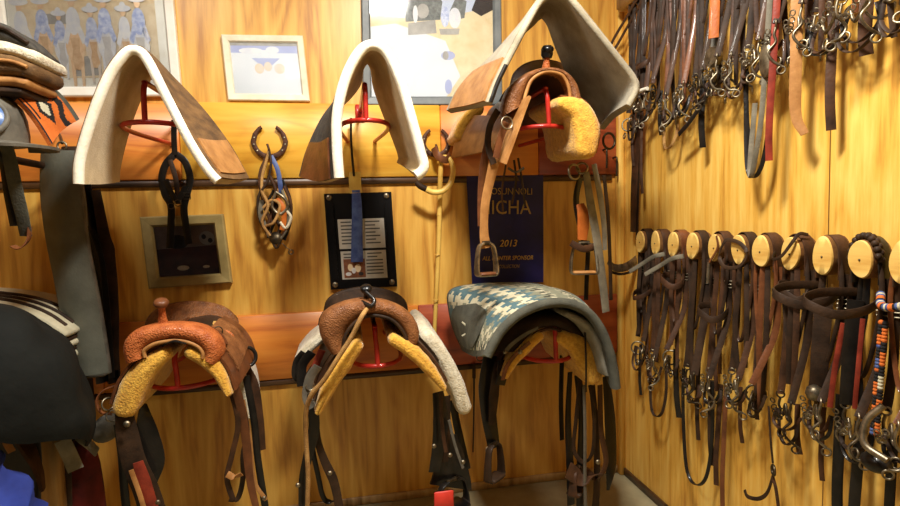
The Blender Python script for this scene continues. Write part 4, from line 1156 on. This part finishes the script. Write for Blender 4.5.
t = thing('blue_tarp', P(10, 506, .95), 'bright blue cloth heaped at the bottom left corner', 'cloth')
pk = [P(-60, 440, .95), P(-20, 455, .98), P(2, 468, 1.0), P(22, 488, .98), P(42, 512, .95)]
g = []
for j, p in enumerate(resample(catmull(pk, 6), 24)):
    row = []
    for k in range(14):
        f = k / 13
        q_ = V((p.x - .05 * f + .01 * math.sin(j * .8 + k), p.y + .02 - .3 * f ** 1.0 + .014 * math.sin(j * .9), p.z * (1 - f) ** .8 - .01 * math.sin(j * 1.1 + k * .6) * (f > 0) * (f < 1) + .004))
        row.append(q_)
    g.append(row)
MB().sheet(g, -.003, .003).build('cloth', 'bluecloth', t)
MB().strap([g[4][1] + V((0, -.02, .0)), g[8][3] + V((0, -.015, .005)), g[13][6] + V((0, -.012, .004)), g[16][10] + V((0, -.01, .004))], .01, .003, side=(1, 0, 0)).build('hem_seam', 'navy', t)

t = thing('riding_crop', P(473, 372, .03), 'thin black crop hanging on the wall left of the patterned blanket strap', 'crop')
MB().tube(PL([(474, 368, .03), (474, 400, .028), (473, 452, .026)]), [.005, .004, .003], 8).build('shaft', 'blackleather', t)
MB().tube(PL([(474, 364, .032), (474, 378, .031)]), .008, 8).build('handle', 'dark', t)
MB().tube([P(474, 366, .03), P(474, 366, .012)], .004, 6).build('hook', 'darksteel', t)
# ------------------------------------------------------------------ corner bits
for px, py in ((603, 150), (613, 158)):
    a = P(px, py, .022)
    o = MB().tube([a, a + V((0, -.03, 0)), a + V((0, -.036, -.02)), a + V((0, -.034, -.085))], .0045).build('hook', 'darksteel')
    tag(o, 'black hook on the red plank, nearer the hanging pad' if px < 610 else 'black hook on the red plank, nearer the corner', 'hook')
t = thing('sweat_scraper', P(625, 262, .12), 'curved grey metal scraper hanging in the corner beside the first bridle peg', 'scraper')
MB().strap(PL([(608, 262, .2), (616, 268, .2), (628, 266, .17), (640, 256, .12)]), [.02, .034, .036, .03], .006, side=(0, .3, 1)).build('blade', 'steel', t)
MB().tube(PL([(610, 268, .2), (612, 272, .2), (622, 274, .19), (634, 270, .15), (641, 262, .12)]), .006).build('handle', 'dark', t)
t = thing('corner_strip', R(634, 150, .03), 'long brown strip down the corner by the upper bridle row', 'strap')
MB().strap([V((XR - .05, 2.2, 1.85)), R(639, 110, .05), R(636, 150, .04), R(634, 190, .04), R(633, 232, .04)], [.03, .035, .05, .05, .04], .005, side=(0, 1, 0)).build('strip_body', 'brown', t)  # wide brown strip down the corner, with a narrower darker one beside it
MB().strap([R(641, 140, .03), R(638, 190, .03), R(637, 240, .03)], .02, .004, side=(0, 1, 0)).build('strip_body', 'dark', t)
MB().box(V((XR - .045, 2.2, 1.852)), (.09, .02, .02), bev=.003).build('hook', 'darksteel', t)

# ------------------------------------------------------------------ bridle pegs and bridles on the right wall
def W(y0, z0):
    """wall frame: s toward the camera along the wall, o out of the wall, h up"""
    return lambda s, o, h: V((XR - o, y0 - s, z0 + h))

SQ = .64
def peg(y, z, rr, label, group, cut=.0):
    t = thing('bridle_peg', (XR, y, z), label, 'bridle peg', group)
    f = W(y, z); n = 28
    seed = random.random() * 9
    rad = [rr * (1 + .05 * math.sin(2 * PI * j / n * 2 + seed) + .03 * math.sin(2 * PI * j / n * 3 + seed * 2)) for j in range(n)]
    ring = lambda o, k: [f(math.cos(2 * PI * j / n) * rad[j] * k * SQ, o, math.sin(2 * PI * j / n) * rad[j] * k) for j in range(n)]
    MB().loft([ring(0, .97), ring(.005, 1), ring(.05, 1), ring(.056, .985)]).build('bark', 'bark', t)
    fc = MB().loft([ring(.054, .97), ring(.059, .965), ring(.061, .93), ring(.0612, .4)]).build('cut_face', 'log', t)
    MB().ball(f(0, .0615, -.002), .0028, 8).build('nail', 'darksteel', fc)
    return t

def bit(parent, f, h, hw, ang, style, m, s0=0, o0=.045):
    """a curb, snaffle or port bit hanging at height h; ang turns the mouthpiece about the vertical"""
    ca, sa = math.cos(ang), math.sin(ang)
    g = lambda a, b, hh: f(s0 + a * ca - b * sa, o0 + abs(hw) * abs(sa) + a * sa * .9 + b * ca, h + hh)
    root = None
    if style == 'port':
        root = MB().tube([g(-hw, 0, 0), g(-hw * .35, 0, 0), g(-hw * .22, 0, .02), g(0, 0, .034), g(hw * .22, 0, .02), g(hw * .35, 0, 0), g(hw, 0, 0)], .0042).build('bit', m, parent)
    elif style == 'w':
        root = MB().tube([g(-hw, 0, 0), g(-hw * .45, 0, .022), g(0, 0, -.02), g(hw, 0, .018)], .0042, k=3).build('bit', m, parent)
    else:
        root = MB().tube([g(-hw, 0, 0), g(-hw * .4, 0, .004), g(0, 0, -.006)], .005).tube([g(hw, 0, 0), g(hw * .4, 0, .004), g(0, 0, -.006)], .005).torus(g(0, 0, -.006), (0, 0, 1), .006, .0025, n=12).build('bit', m, parent)
    for sg in (-1, 1):
        if style in ('port', 'w'):
            L = random.uniform(.05, .068); b = random.choice((-1, 1))
            MB().tube([g(sg * hw, 0, .042), g(sg * hw, .004, .02), g(sg * hw, 0, 0), g(sg * hw, -.018 * b, -.025), g(sg * hw, -.006 * b, -.05), g(sg * hw, .014 * b, -L)], .0036).build('shank', m, root)
            MB().torus(g(sg * hw, .0, .05), f(0, 1, 0) - f(0, 0, 0) + V((.3, sg * .6, 0)), .010, .0024, n=16).build('ring', m, root)
            MB().torus(g(sg * hw, .014 * b, -L - .011), f(0, 1, 0) - f(0, 0, 0) + V((.2, -sg * .8, 0)), .010, .0024, n=16).build('ring', m, root)
        else:
            MB().torus(g(sg * hw, 0, 0), V((-.6, sg * .7, .1)), .027, .0034, n=22).build('ring', m, root)
    if style in ('port', 'w'):
        n = 9
        mb = MB()
        for k in range(n):
            x = -1 + 2 * k / (n - 1)
            mb.torus(g(x * hw, .02, .03 - .035 * (1 - x * x)), V((0.3, 1, .2)) if k % 2 else V((1, .2, .3)), .007, .0018, n=10, m=5)
        mb.build('curb_chain', m, root)
    return root

def bridle(y, z, label, group, L=.42, hw=.06, ang=.5, mains='brown', second=None, style='port', metal='darksteel', brow=None, nose=None, reins=(), w=.019, crownw=.036, pegr=.05, extra=None, o=.028, splay=1.0):
    f = W(y, z)
    t = thing('bridle', f(0, .03, pegr), label, 'bridle', group)
    hw *= .8
    second = second or mains
    rr = pegr + .003
    side = (1, 0, 0)
    rr_h = rr; rr = rr * SQ
    arc = [f(math.cos(a) * rr, o, math.sin(a) * rr_h) for a in [PI * k / 8 for k in range(8, -1, -1)]]
    crown = [f(-rr, o, -.06)] + arc + [f(rr, o, -.06)]
    MB().strap(crown, crownw, .004, side=side, k=3).build('crown_strap', mains, t)
    hb = -L + .05
    ca, sa = math.cos(ang), math.sin(ang)
    o0 = .045
    for sg in (-1, 1):
        end = f(sg * hw * ca, o0 + hw * abs(sa) + sg * hw * sa * .9, hb)
        MB().strap([f(sg * rr, o, -.045), f(sg * (rr + .002), o + .002, -.14), f(sg * (rr * .8 + hw * ca * .2), o + .006, -.24), end.lerp(f(sg * rr, o, -.24), .3), end], [w * 1.1, w, w, w], .004, side=(.75, -.65, 0)).build('cheek_strap', mains if sg < 0 else second, t)
        bc = f(sg * (rr + .002), o + .006, -.12)
        buckle(t, bc, .022, (-.8, -.6, 0), metal)
    if brow:
        b, hh, m_ = brow
        k_ = 1.25 if b > .1 else 1
        MB().strap([f(-rr, o, hh), f(-rr * k_, o + b * .55, hh + .002), f(-rr * .7 * k_, o + b * .92, hh - .008), f(.1 * rr, o + b, hh - .02), f(rr * .9 * k_, o + b * .8, hh - .036), f(rr * 1.2 * k_, o + b * .4, hh - .028), f(rr, o, hh - .004)], .022, .0035, side=(.15, 0, 1)).build('browband', m_, t)
    if nose:
        b, hh, m_ = nose
        MB().strap([f(-rr, o, hh), f(-rr * 1.1, o + b * .6, hh - .02), f(0, o + b, hh - .035), f(rr * 1.1, o + b * .6, hh - .02), f(rr, o, hh), f(0, .008, hh)], .018, .004, side=(0, 0, 1), closed=True).build('noseband', m_, t)
    # throat latch
    MB().strap([f(-rr * .8, o + .012, .02), f(-rr * 1.15, o + .014, -.1), f(-rr * .3, o + .02, -.27 - .02 * random.random()), f(rr * .5, o + .022, -.26), f(rr * 1.2, o + .014, -.1), f(rr * .9, o + .012, .01)], .01, .003, side=(.8, -.6, 0)).build('throat_latch', second, t)
    for k in range(2):
        sx = random.uniform(-.03, .035); lo_ = -L + random.uniform(-.06, .1); ox = o + random.uniform(.008, .02)
        MB().strap([f(sx * .6, ox, .0), f(sx, ox + .006, -.12), f(sx + random.uniform(-.01, .01), ox + .012, lo_ * .6), f(sx + random.uniform(-.012, .012), ox + .008, lo_)], [.012, .016, .016, .012], .004, side=(.7, -.7, 0)).build('gathered_rein', random.choice((mains, second, 'dark')), t)
    if style:
        bit(t, f, -L, hw, ang, style, metal)
    for pts, ww, m_ in reins:
        MB().strap([f(*p) for p in pts], ww, .0035, side=(.7, -.7, 0)).build('rein', m_, t)
    # curb strap and hobble loops hanging under the bit
    if style:
        for k in range(2):
            dz = random.uniform(.03, .09); dx = random.uniform(-.02, .02); q = hw * ca * random.uniform(.7, 1.1)
            MB().strap([f(-q, o0 + .01, -L + .01), f(-q * .8 + dx, o0 + .02, -L - dz * .7), f(dx, o0 + .024, -L - dz), f(q * .8 + dx, o0 + .02, -L - dz * .6), f(q, o0 + .01, -L + .01)], .009, .003, side=(.7, -.7, 0)).build('curb_strap', random.choice(('dark', 'brown', 'blackleather')), t)
        MB().torus(f(random.uniform(-.03, .03), o0 + .03, -L - .05), (-1, random.uniform(-.6, .6), .2), .012, .0026, n=14).build('ring', metal, t)
    if extra:
        extra(t, f)
    return t

def loop(a, b, h0, low, o=.05, sway=0.0):
    """a rein hanging in a loop from s=a to s=b"""
    return [(a, o, h0), (a * 1.05, o, h0 * .6 + low * .4), (a + (b - a) * .2 + sway, o + .01, low * .9 + h0 * .1), (a + (b - a) * .55 + sway, o + .012, low), (b - (b - a) * .1 + sway, o + .01, low * .86 + h0 * .14), (b, o, h0 * .5 + low * .5), (b, o, h0)]

def tail(s, h0, low, ds=0.0, o=.045):
    return [(s, o, h0), (s + ds * .3, o + .004, h0 + (low - h0) * .35), (s + ds * .7, o + .006, h0 + (low - h0) * .7), (s + ds, o, low)]

GP, GB, GU = 'log slice pegs in the lower row', 'bridles on the log slice pegs', 'bridles in the upper row'
ys = [2.055, 1.943, 1.826, 1.711, 1.595, 1.483, 1.391, 1.282, 1.179, 1.075, .975]
ZP = 1.12
peg_words = ['in the corner, mostly hidden by straps', 'second from the corner, narrow looking, beside pale strap', 'third from the corner', 'fourth from the corner, wide dark straps at its right', 'fifth from the corner, pale pointed strap below it',
             'sixth from the corner, ringed by a coiled strap', 'seventh from the corner, crossed by a thin strap end', 'eighth from the corner, thin strap looped across it', 'ninth from the corner, above two browbands', 'tenth from the corner, braided dark crown over it', 'at the right edge of the photo']
for y, wd in zip(ys, peg_words):
    peg(y, ZP, .048 + random.uniform(-.002, .003), 'round pale log slice peg ' + wd, GP)

def coil(t, f):
    MB().strap([f(-.045, .075, .02), f(-.06, .08, -.02), f(-.03, .085, -.055), f(.03, .08, -.05), f(.05, .07, -.01), f(.02, .068, .02), f(-.03, .07, .03)], .012, .004, side=(.3, .3, .9), closed=True).build('coiled_rein', 'dark', t)
def across(t, f):
    MB().strap([f(-.08, .03, .005), f(-.055, .066, -.018), f(-.015, .074, -.008), f(.018, .072, .03), f(.026, .056, .055), f(.028, .03, .052)], .009, .003, side=(0, .2, 1)).build('strap_end', 'dark', t)
def pale(t, f):
    MB().strap([f(-.09, .12, -.12), f(-.03, .1, -.085), f(.04, .09, -.05), f(.08, .07, -.038)], .016, .005, side=(0, .2, 1)).build('pale_strap', 'greystrap', t)
def beads(t, f):
    MB().tube([f(-.01, .07, -.05), f(-.012, .072, -.08), f(-.014, .072, -.12)], .006).build('beaded_drop', 'steel', t)
    MB().strap([f(.02, .066, .04), f(.03, .07, 0), f(-.01, .07, -.05)], .014, .004, side=(.3, .7, 0)).build('pointed_strap', 'saddlebrown', t)
def snap_tail(t, f):
    MB().tube([f(.03, .05, -.46), f(.05, .06, -.55), f(.06, .06, -.62)], .003).build('cord', 'dark', t)
    MB().torus(f(.062, .06, -.64), (-1, .5, 0), .014, .004).build('ring', 'darksteel', t)
    MB().strap([f(.062, .06, -.655), f(.04, .06, -.72), f(.0, .055, -.76), f(-.05, .05, -.78), f(-.07, .045, -.77)], .012, .004, side=(.2, .3, .9)).build('rein', 'dark', t)
    MB().strap([f(.06, .06, -.66), f(.075, .06, -.7), f(.08, .055, -.78), f(.07, .05, -.92)], .009, .003, side=(.7, -.7, 0)).build('strap_end', 'brown', t)

def redlined(t, f):
    MB().strap([f(-.03, .07, -.16), f(-.045, .075, -.27), f(-.055, .078, -.38)], .012, .004, side=(.7, -.7, 0)).build('red_edge', 'redleather', t)
    MB().strap([f(.02, .07, -.14), f(.016, .075, -.26), f(.012, .078, -.36)], .01, .004, side=(.7, -.7, 0)).build('red_edge', 'redleather', t)
    MB().strap([f(-.008, .06, -.1), f(-.012, .066, -.22), f(-.014, .07, -.36)], .034, .005, side=(.7, -.7, 0)).build('center_strap', 'blackleather', t)
def wide_bell(t, f):
    MB().strap([f(.0, .05, -.1), f(.0, .06, -.24), f(.0, .064, -.38)], .04, .005, side=(.7, -.7, 0)).build('center_strap', 'dark', t)
    MB().lathe([(.006, -.02), (.016, -.014), (.022, 0), (.018, .014), (.006, .022)], f(0, .075, -.36), (0, 0, 1), 14).build('rein_bell', 'steel', t)
def beadwork(t, f):
    mb = MB(); cols = ['blackwool', 'orange', 'blackwool', 'blueribbon', 'ivorywool']
    pts = catmull([f(-.055, .05, -.08), f(-.02, .085, -.1), f(.03, .09, -.09), f(.08, .07, -.06)], 10)
    for k, p in enumerate(pts):
        mb.ball(p, .009, 8, mi=(3, 4, 3, 1, 1, 0)[k % 6])
    mb.build('beaded_browband', cols, t)
    mb = MB()
    for k in range(34):
        for q in (-1, 1):
            mb.ball(f(-.03 - .0004 * k + q * .005, .07, -.14 - .008 * k), .0062, 8, mi=0 if (k + q) % 7 < 3 else (1 if (k // 7 + q) % 3 else (1, 3, 4)[(k // 7) % 3]))
    mb.build('beaded_cheek', cols, t)
    MB().tube([f(.0, .1, -.32), f(-.02, .12, -.36), f(-.015, .13, -.41), f(.03, .12, -.43)], .008).build('bit_cheek', 'steel', t)
    MB().ball(f(-.02, .09, -.46), .034, 12, sc=(.8, 1, .7)).build('leather_pad', 'blackleather', t)
def braided(t, f):
    mb = MB(); n = 22
    for k in range(n):
        a = PI * k / (n - 1)
        mb.ball(f(math.cos(a) * .056 * SQ, .04 + .008 * (k % 2), math.sin(a) * .056), .0085, 8)
        
    mb.build('braided_crown', 'dark', t)

B = bridle
B(ys[0], ZP, 'dark bridle in the corner beside the curved scraper, lower row', GB, L=.46, hw=.055, ang=.3, mains='dark', style='ring', metal='steel', nose=(.06, -.2, 'brown'), reins=[(tail(-.02, -.44, -.66), .012, 'blackleather'), (tail(.03, -.3, -.56, .01), .014, 'brown')])
B(ys[1], ZP, 'brown bridle on the second log peg from the corner', GB, L=.5, hw=.06, ang=.5, mains='brown', second='dark', style='port', metal='steel', reins=[(loop(-.05, .06, -.48, -.7), .011, 'dark')], extra=pale)
B(ys[2], ZP, 'brown bridle with pale strap end on the third log peg', GB, L=.44, hw=.055, ang=.8, mains='saddlebrown', second='brown', style='ring', metal='steel', brow=(.07, -.12, 'brown'), reins=[(tail(.0, -.4, -.66, .02), .02, 'blackleather')], extra=pale)
B(ys[3], ZP, 'black wide strapped bridle on the fourth log peg from the corner', GB, L=.5, hw=.06, ang=.4, mains='dark', style='port', metal='darksteel', w=.026, crownw=.034, reins=[(loop(-.06, .1, -.46, -.86), .012, 'blackleather'), (tail(.02, -.4, -.7), .014, 'dark')])
B(ys[4], ZP, 'brown bridle with a pale beaded drop on the fifth log peg', GB, L=.48, hw=.06, ang=.7, mains='brown', second='dark', style='w', metal='steel', brow=(.08, -.2, 'dark'), reins=[(tail(-.03, -.46, -.76, .01), .018, 'dark'), (tail(.02, -.46, -.82, -.02), .016, 'brown'), (tail(.045, -.46, -.92, -.01), .014, 'saddlebrown')], extra=beads)
B(ys[5], ZP, 'dark bridle with a coiled rein on the sixth log peg', GB, L=.45, hw=.055, ang=.5, mains='dark', second='brown', style='port', metal='steel', extra=coil, reins=[(tail(.0, -.44, -.62, .01), .012, 'brown')])
B(ys[6], ZP, 'thin brown bridle with hanging ring on the seventh log peg', GB, L=.44, hw=.05, ang=.9, mains='brown', second='saddlebrown', style='ring', metal='darksteel', extra=snap_tail, reins=[(tail(-.02, -.3, -.52), .012, 'dark')])
B(ys[7], ZP, 'brown bridle with thin strap looped across the eighth log peg', GB, L=.46, hw=.055, ang=.5, mains='brown', second='dark', style='port', metal='darksteel', brow=(.05, -.09, 'dark'), extra=across, reins=[(tail(.02, -.42, -.56, .01), .014, 'brown')])
B(ys[8], ZP, 'brown bridle with dark looped browband and bell under the ninth peg', GB, L=.42, hw=.055, ang=.6, mains='brown', second='dark', style='port', metal='steel', brow=(.16, -.08, 'dark'), extra=wide_bell, reins=[(tail(.05, -.35, -.72, .0), .024, 'blackleather'), (tail(.0, -.4, -.6, .0), .012, 'brown')])
B(ys[9], ZP, 'black bridle with red lined straps and braided crown on the tenth peg', GB, L=.42, hw=.06, ang=.6, mains='blackleather', second='dark', style='w', metal='steel', brow=(.17, -.085, 'dark'), extra=lambda t, f: (redlined(t, f), braided(t, f)), crownw=.034, reins=[(tail(.0, -.4, -.74, -.01), .024, 'blackleather')])
B(ys[10], ZP, 'bridle with orange and blue beadwork at the right edge', GB, L=.4, hw=.06, ang=.7, mains='dark', second='saddlebrown', style='port', metal='steel', extra=beadwork, crownw=.03, reins=[(tail(-.02, -.4, -.72, 0), .02, 'blackleather'), (tail(.03, -.4, -.72, 0), .016, 'brown')])

# upper row: bridles hang from pegs above the picture
ZU = 2.16
yu = [2.13, 2.04, 1.945, 1.855, 1.765, 1.675, 1.59, 1.505, 1.425, 1.345, 1.26, 1.175, 1.095, 1.01]
struct(MB().box((XR - .03, 1.5, ZU), (.06, 1.5, .08), bev=.01).build('trim_11', 'post'))
def leads(t, f):
    MB().strap([f(0, .06, -.05), f(.004, .08, -.3), f(-.006, .085, -.5), f(-.02, .085, -.66), f(-.05, .08, -.78), f(-.075, .07, -.82), f(-.09, .06, -.77), f(-.085, .05, -.6)], .014, .005, side=(.7, -.7, 0)).build('grey_rein', 'greystrap', t)
    MB().strap([f(.03, .06, -.05), f(.03, .08, -.3), f(.028, .09, -.5), f(.016, .09, -.68), f(.012, .085, -.78)], .018, .005, side=(.7, -.7, 0)).build('red_rein', 'redleather', t)
    MB().ball(f(0, .09, -.5), .03, 12, sc=(.3, .8, 1.6)).build('shank_plate', 'steel', t)
def orange_lead(t, f):
    MB().strap([f(.0, .05, -.05), f(.0, .07, -.3), f(.004, .075, -.5), f(.0, .07, -.66), f(.02, .06, -.72)], [.024, .028, .028, .02], .005, side=(.7, -.7, 0)).build('tan_rein', 'tan', t)
def orange_patch(t, f):
    MB().strap([f(.0, .06, -.05), f(.0, .066, -.25), f(.0, .07, -.36)], .03, .006, side=(.7, -.7, 0)).build('cheek_panel', 'orangeleather', t)
    MB().lathe([(.03, -.012), (.034, 0), (.03, .012)], f(0, .07, -.42), (-1, 0, 0), 16).build('concho', 'steel', t)
def nose_loop(t, f):
    MB().strap([f(-.1, .09, -.18), f(-.04, .06, -.1), f(.06, .05, -.04), f(.07, .045, -.06), f(-.04, .05, -.13), f(-.1, .075, -.2)], .014, .004, side=(0, .2, 1), closed=True).build('noseband', 'brown', t)
def diag(t, f):
    MB().strap([f(-.1, .07, -.64), f(-.02, .075, -.6), f(.07, .07, -.52), f(.1, .06, -.46)], .018, .004, side=(0, .2, 1)).build('strap_end', 'blackleather', t)
def white_bar(t, f):
    MB().tube([f(-.07, .07, -.44), f(.0, .075, -.43), f(.06, .07, -.43)], .008).build('mouth_bar', 'binding', t)
U = [
 ('dark brown bridle nearest the corner, upper row', dict(L=.54, hw=.05, ang=.4, mains='dark', style='ring', metal='steel', extra=nose_loop, reins=[(tail(.0, -.5, -.72), .012, 'brown')])),
 ('dark bridle with a pale mouth bar, second from corner, upper row', dict(L=.5, hw=.055, ang=.3, mains='dark', second='brown', style='port', metal='steel', extra=white_bar, nose=(.05, -.3, 'brown'), reins=[(tail(-.02, -.5, -.84), .012, 'brown')])),
 ('brown bridle with dark ring bit, third from corner, upper row', dict(L=.46, hw=.05, ang=.6, mains='brown', style='ring', metal='darksteel', reins=[(tail(.02, -.45, -.62), .014, 'blackleather')])),
 ('russet bridle with looped chin strap, fourth from corner, upper row', dict(L=.54, hw=.055, ang=.6, mains='saddlebrown', second='brown', style='port', metal='steel', reins=[(loop(-.04, .04, -.55, -.68), .01, 'rope')])),
 ('thin brown bridle with long curb chain, fifth from corner, upper row', dict(L=.52, hw=.05, ang=.5, mains='brown', second='saddlebrown', style='port', metal='steel')),
 ('black bridle with a diagonal strap end, sixth from corner, upper row', dict(L=.5, hw=.055, ang=.4, mains='dark', style='port', metal='darksteel', extra=diag, reins=[(tail(.0, -.46, -.7), .02, 'blackleather')])),
 ('grey strapped bridle with orange cheek panel, upper row', dict(L=.48, hw=.06, ang=.5, mains='greyleather', second='dark', style='w', metal='steel', extra=orange_patch)),
 ('brown bridle with round buckle plates, right of the orange cheek panel', dict(L=.5, hw=.055, ang=.7, mains='brown', second='dark', style='port', metal='steel', reins=[(tail(.03, -.46, -.74, .02), .014, 'blackleather')])),
 ('black narrow bridle with tangled bit chain, left of the long grey rein', dict(L=.48, hw=.055, ang=.4, mains='dark', second='brown', style='port', metal='steel', reins=[(loop(-.04, .05, -.5, -.82), .012, 'blackleather')])),
 ('bridle with long grey and red reins hanging lowest in the upper row', dict(L=.46, hw=.05, ang=.6, mains='saddlebrown', second='dark', style='port', metal='steel', extra=leads)),
 ('bridle with a broad tan leather rein, upper row', dict(L=.44, hw=.05, ang=.6, mains='brown', style='port', metal='steel', extra=orange_lead)),
 ('dark bridle with bent bright mouthpiece, third from the right, upper row', dict(L=.46, hw=.07, ang=.4, mains='dark', second='brown', style='w', metal='steel', reins=[(tail(.0, -.44, -.72), .022, 'brown')])),
 ('brown bridle with a zigzag bright bit, second from the right, upper row', dict(L=.46, hw=.075, ang=.4, mains='brown', second='saddlebrown', style='w', metal='steel', w=.026, reins=[(tail(.01, -.4, -.56), .028, 'brown')])),
 ('dark bridle with hanging ring at the right edge, upper row', dict(L=.46, hw=.06, ang=.5, mains='dark', style='ring', metal='steel', reins=[(tail(-.03, -.3, -.54, .02), .012, 'dark')])),
]
for y, (lab, kw) in zip(yu, U):
    bridle(y, ZU, lab, GU, pegr=.046, **kw)

# ------------------------------------------------------------------ lamps and camera
def lamp(name, x, y, w, l, power, col):
    li = bpy.data.lights.new(name, 'AREA'); li.shape = 'RECTANGLE'; li.size = w; li.size_y = l; li.energy = power; li.color = col
    o = bpy.data.objects.new(name, li); COL.objects.link(o); o.location = (x, y, CEIL - .075)
lamp('ceiling_lamp', .3, .95, .3, .26, 76, (1, .96, .88))
lamp('ceiling_lamp', -.85, 1.0, .3, .26, 22, (1, .96, .88))
lamp('ceiling_lamp', .1, -.8, 1.2, .35, 4.5, (1, .95, .86))
wd = bpy.data.worlds.new('World'); SC.world = wd; wd.use_nodes = True
wd.node_tree.nodes['Background'].inputs[0].default_value = (1, .96, .9, 1)
wd.node_tree.nodes['Background'].inputs[1].default_value = .02

cd = bpy.data.cameras.new('Camera'); co = bpy.data.objects.new('Camera', cd); COL.objects.link(co)
cd.sensor_width = 36; cd.lens = FOC / 900 * 36; cd.clip_start = .02
r_, u_, f_ = CAM.col[0], CAM.col[1], CAM.col[2]
mw = Matrix((( r_.x, u_.x, -f_.x, EYE.x), (r_.y, u_.y, -f_.y, EYE.y), (r_.z, u_.z, -f_.z, EYE.z), (0, 0, 0, 1)))
co.matrix_world = mw
SC.camera = co
vs = SC.view_settings
SC.display_settings.display_device = 'sRGB'
vs.view_transform = 'Standard'; vs.look = 'None'; vs.gamma = 1; vs.use_curve_mapping = False
vs.exposure = -0.08
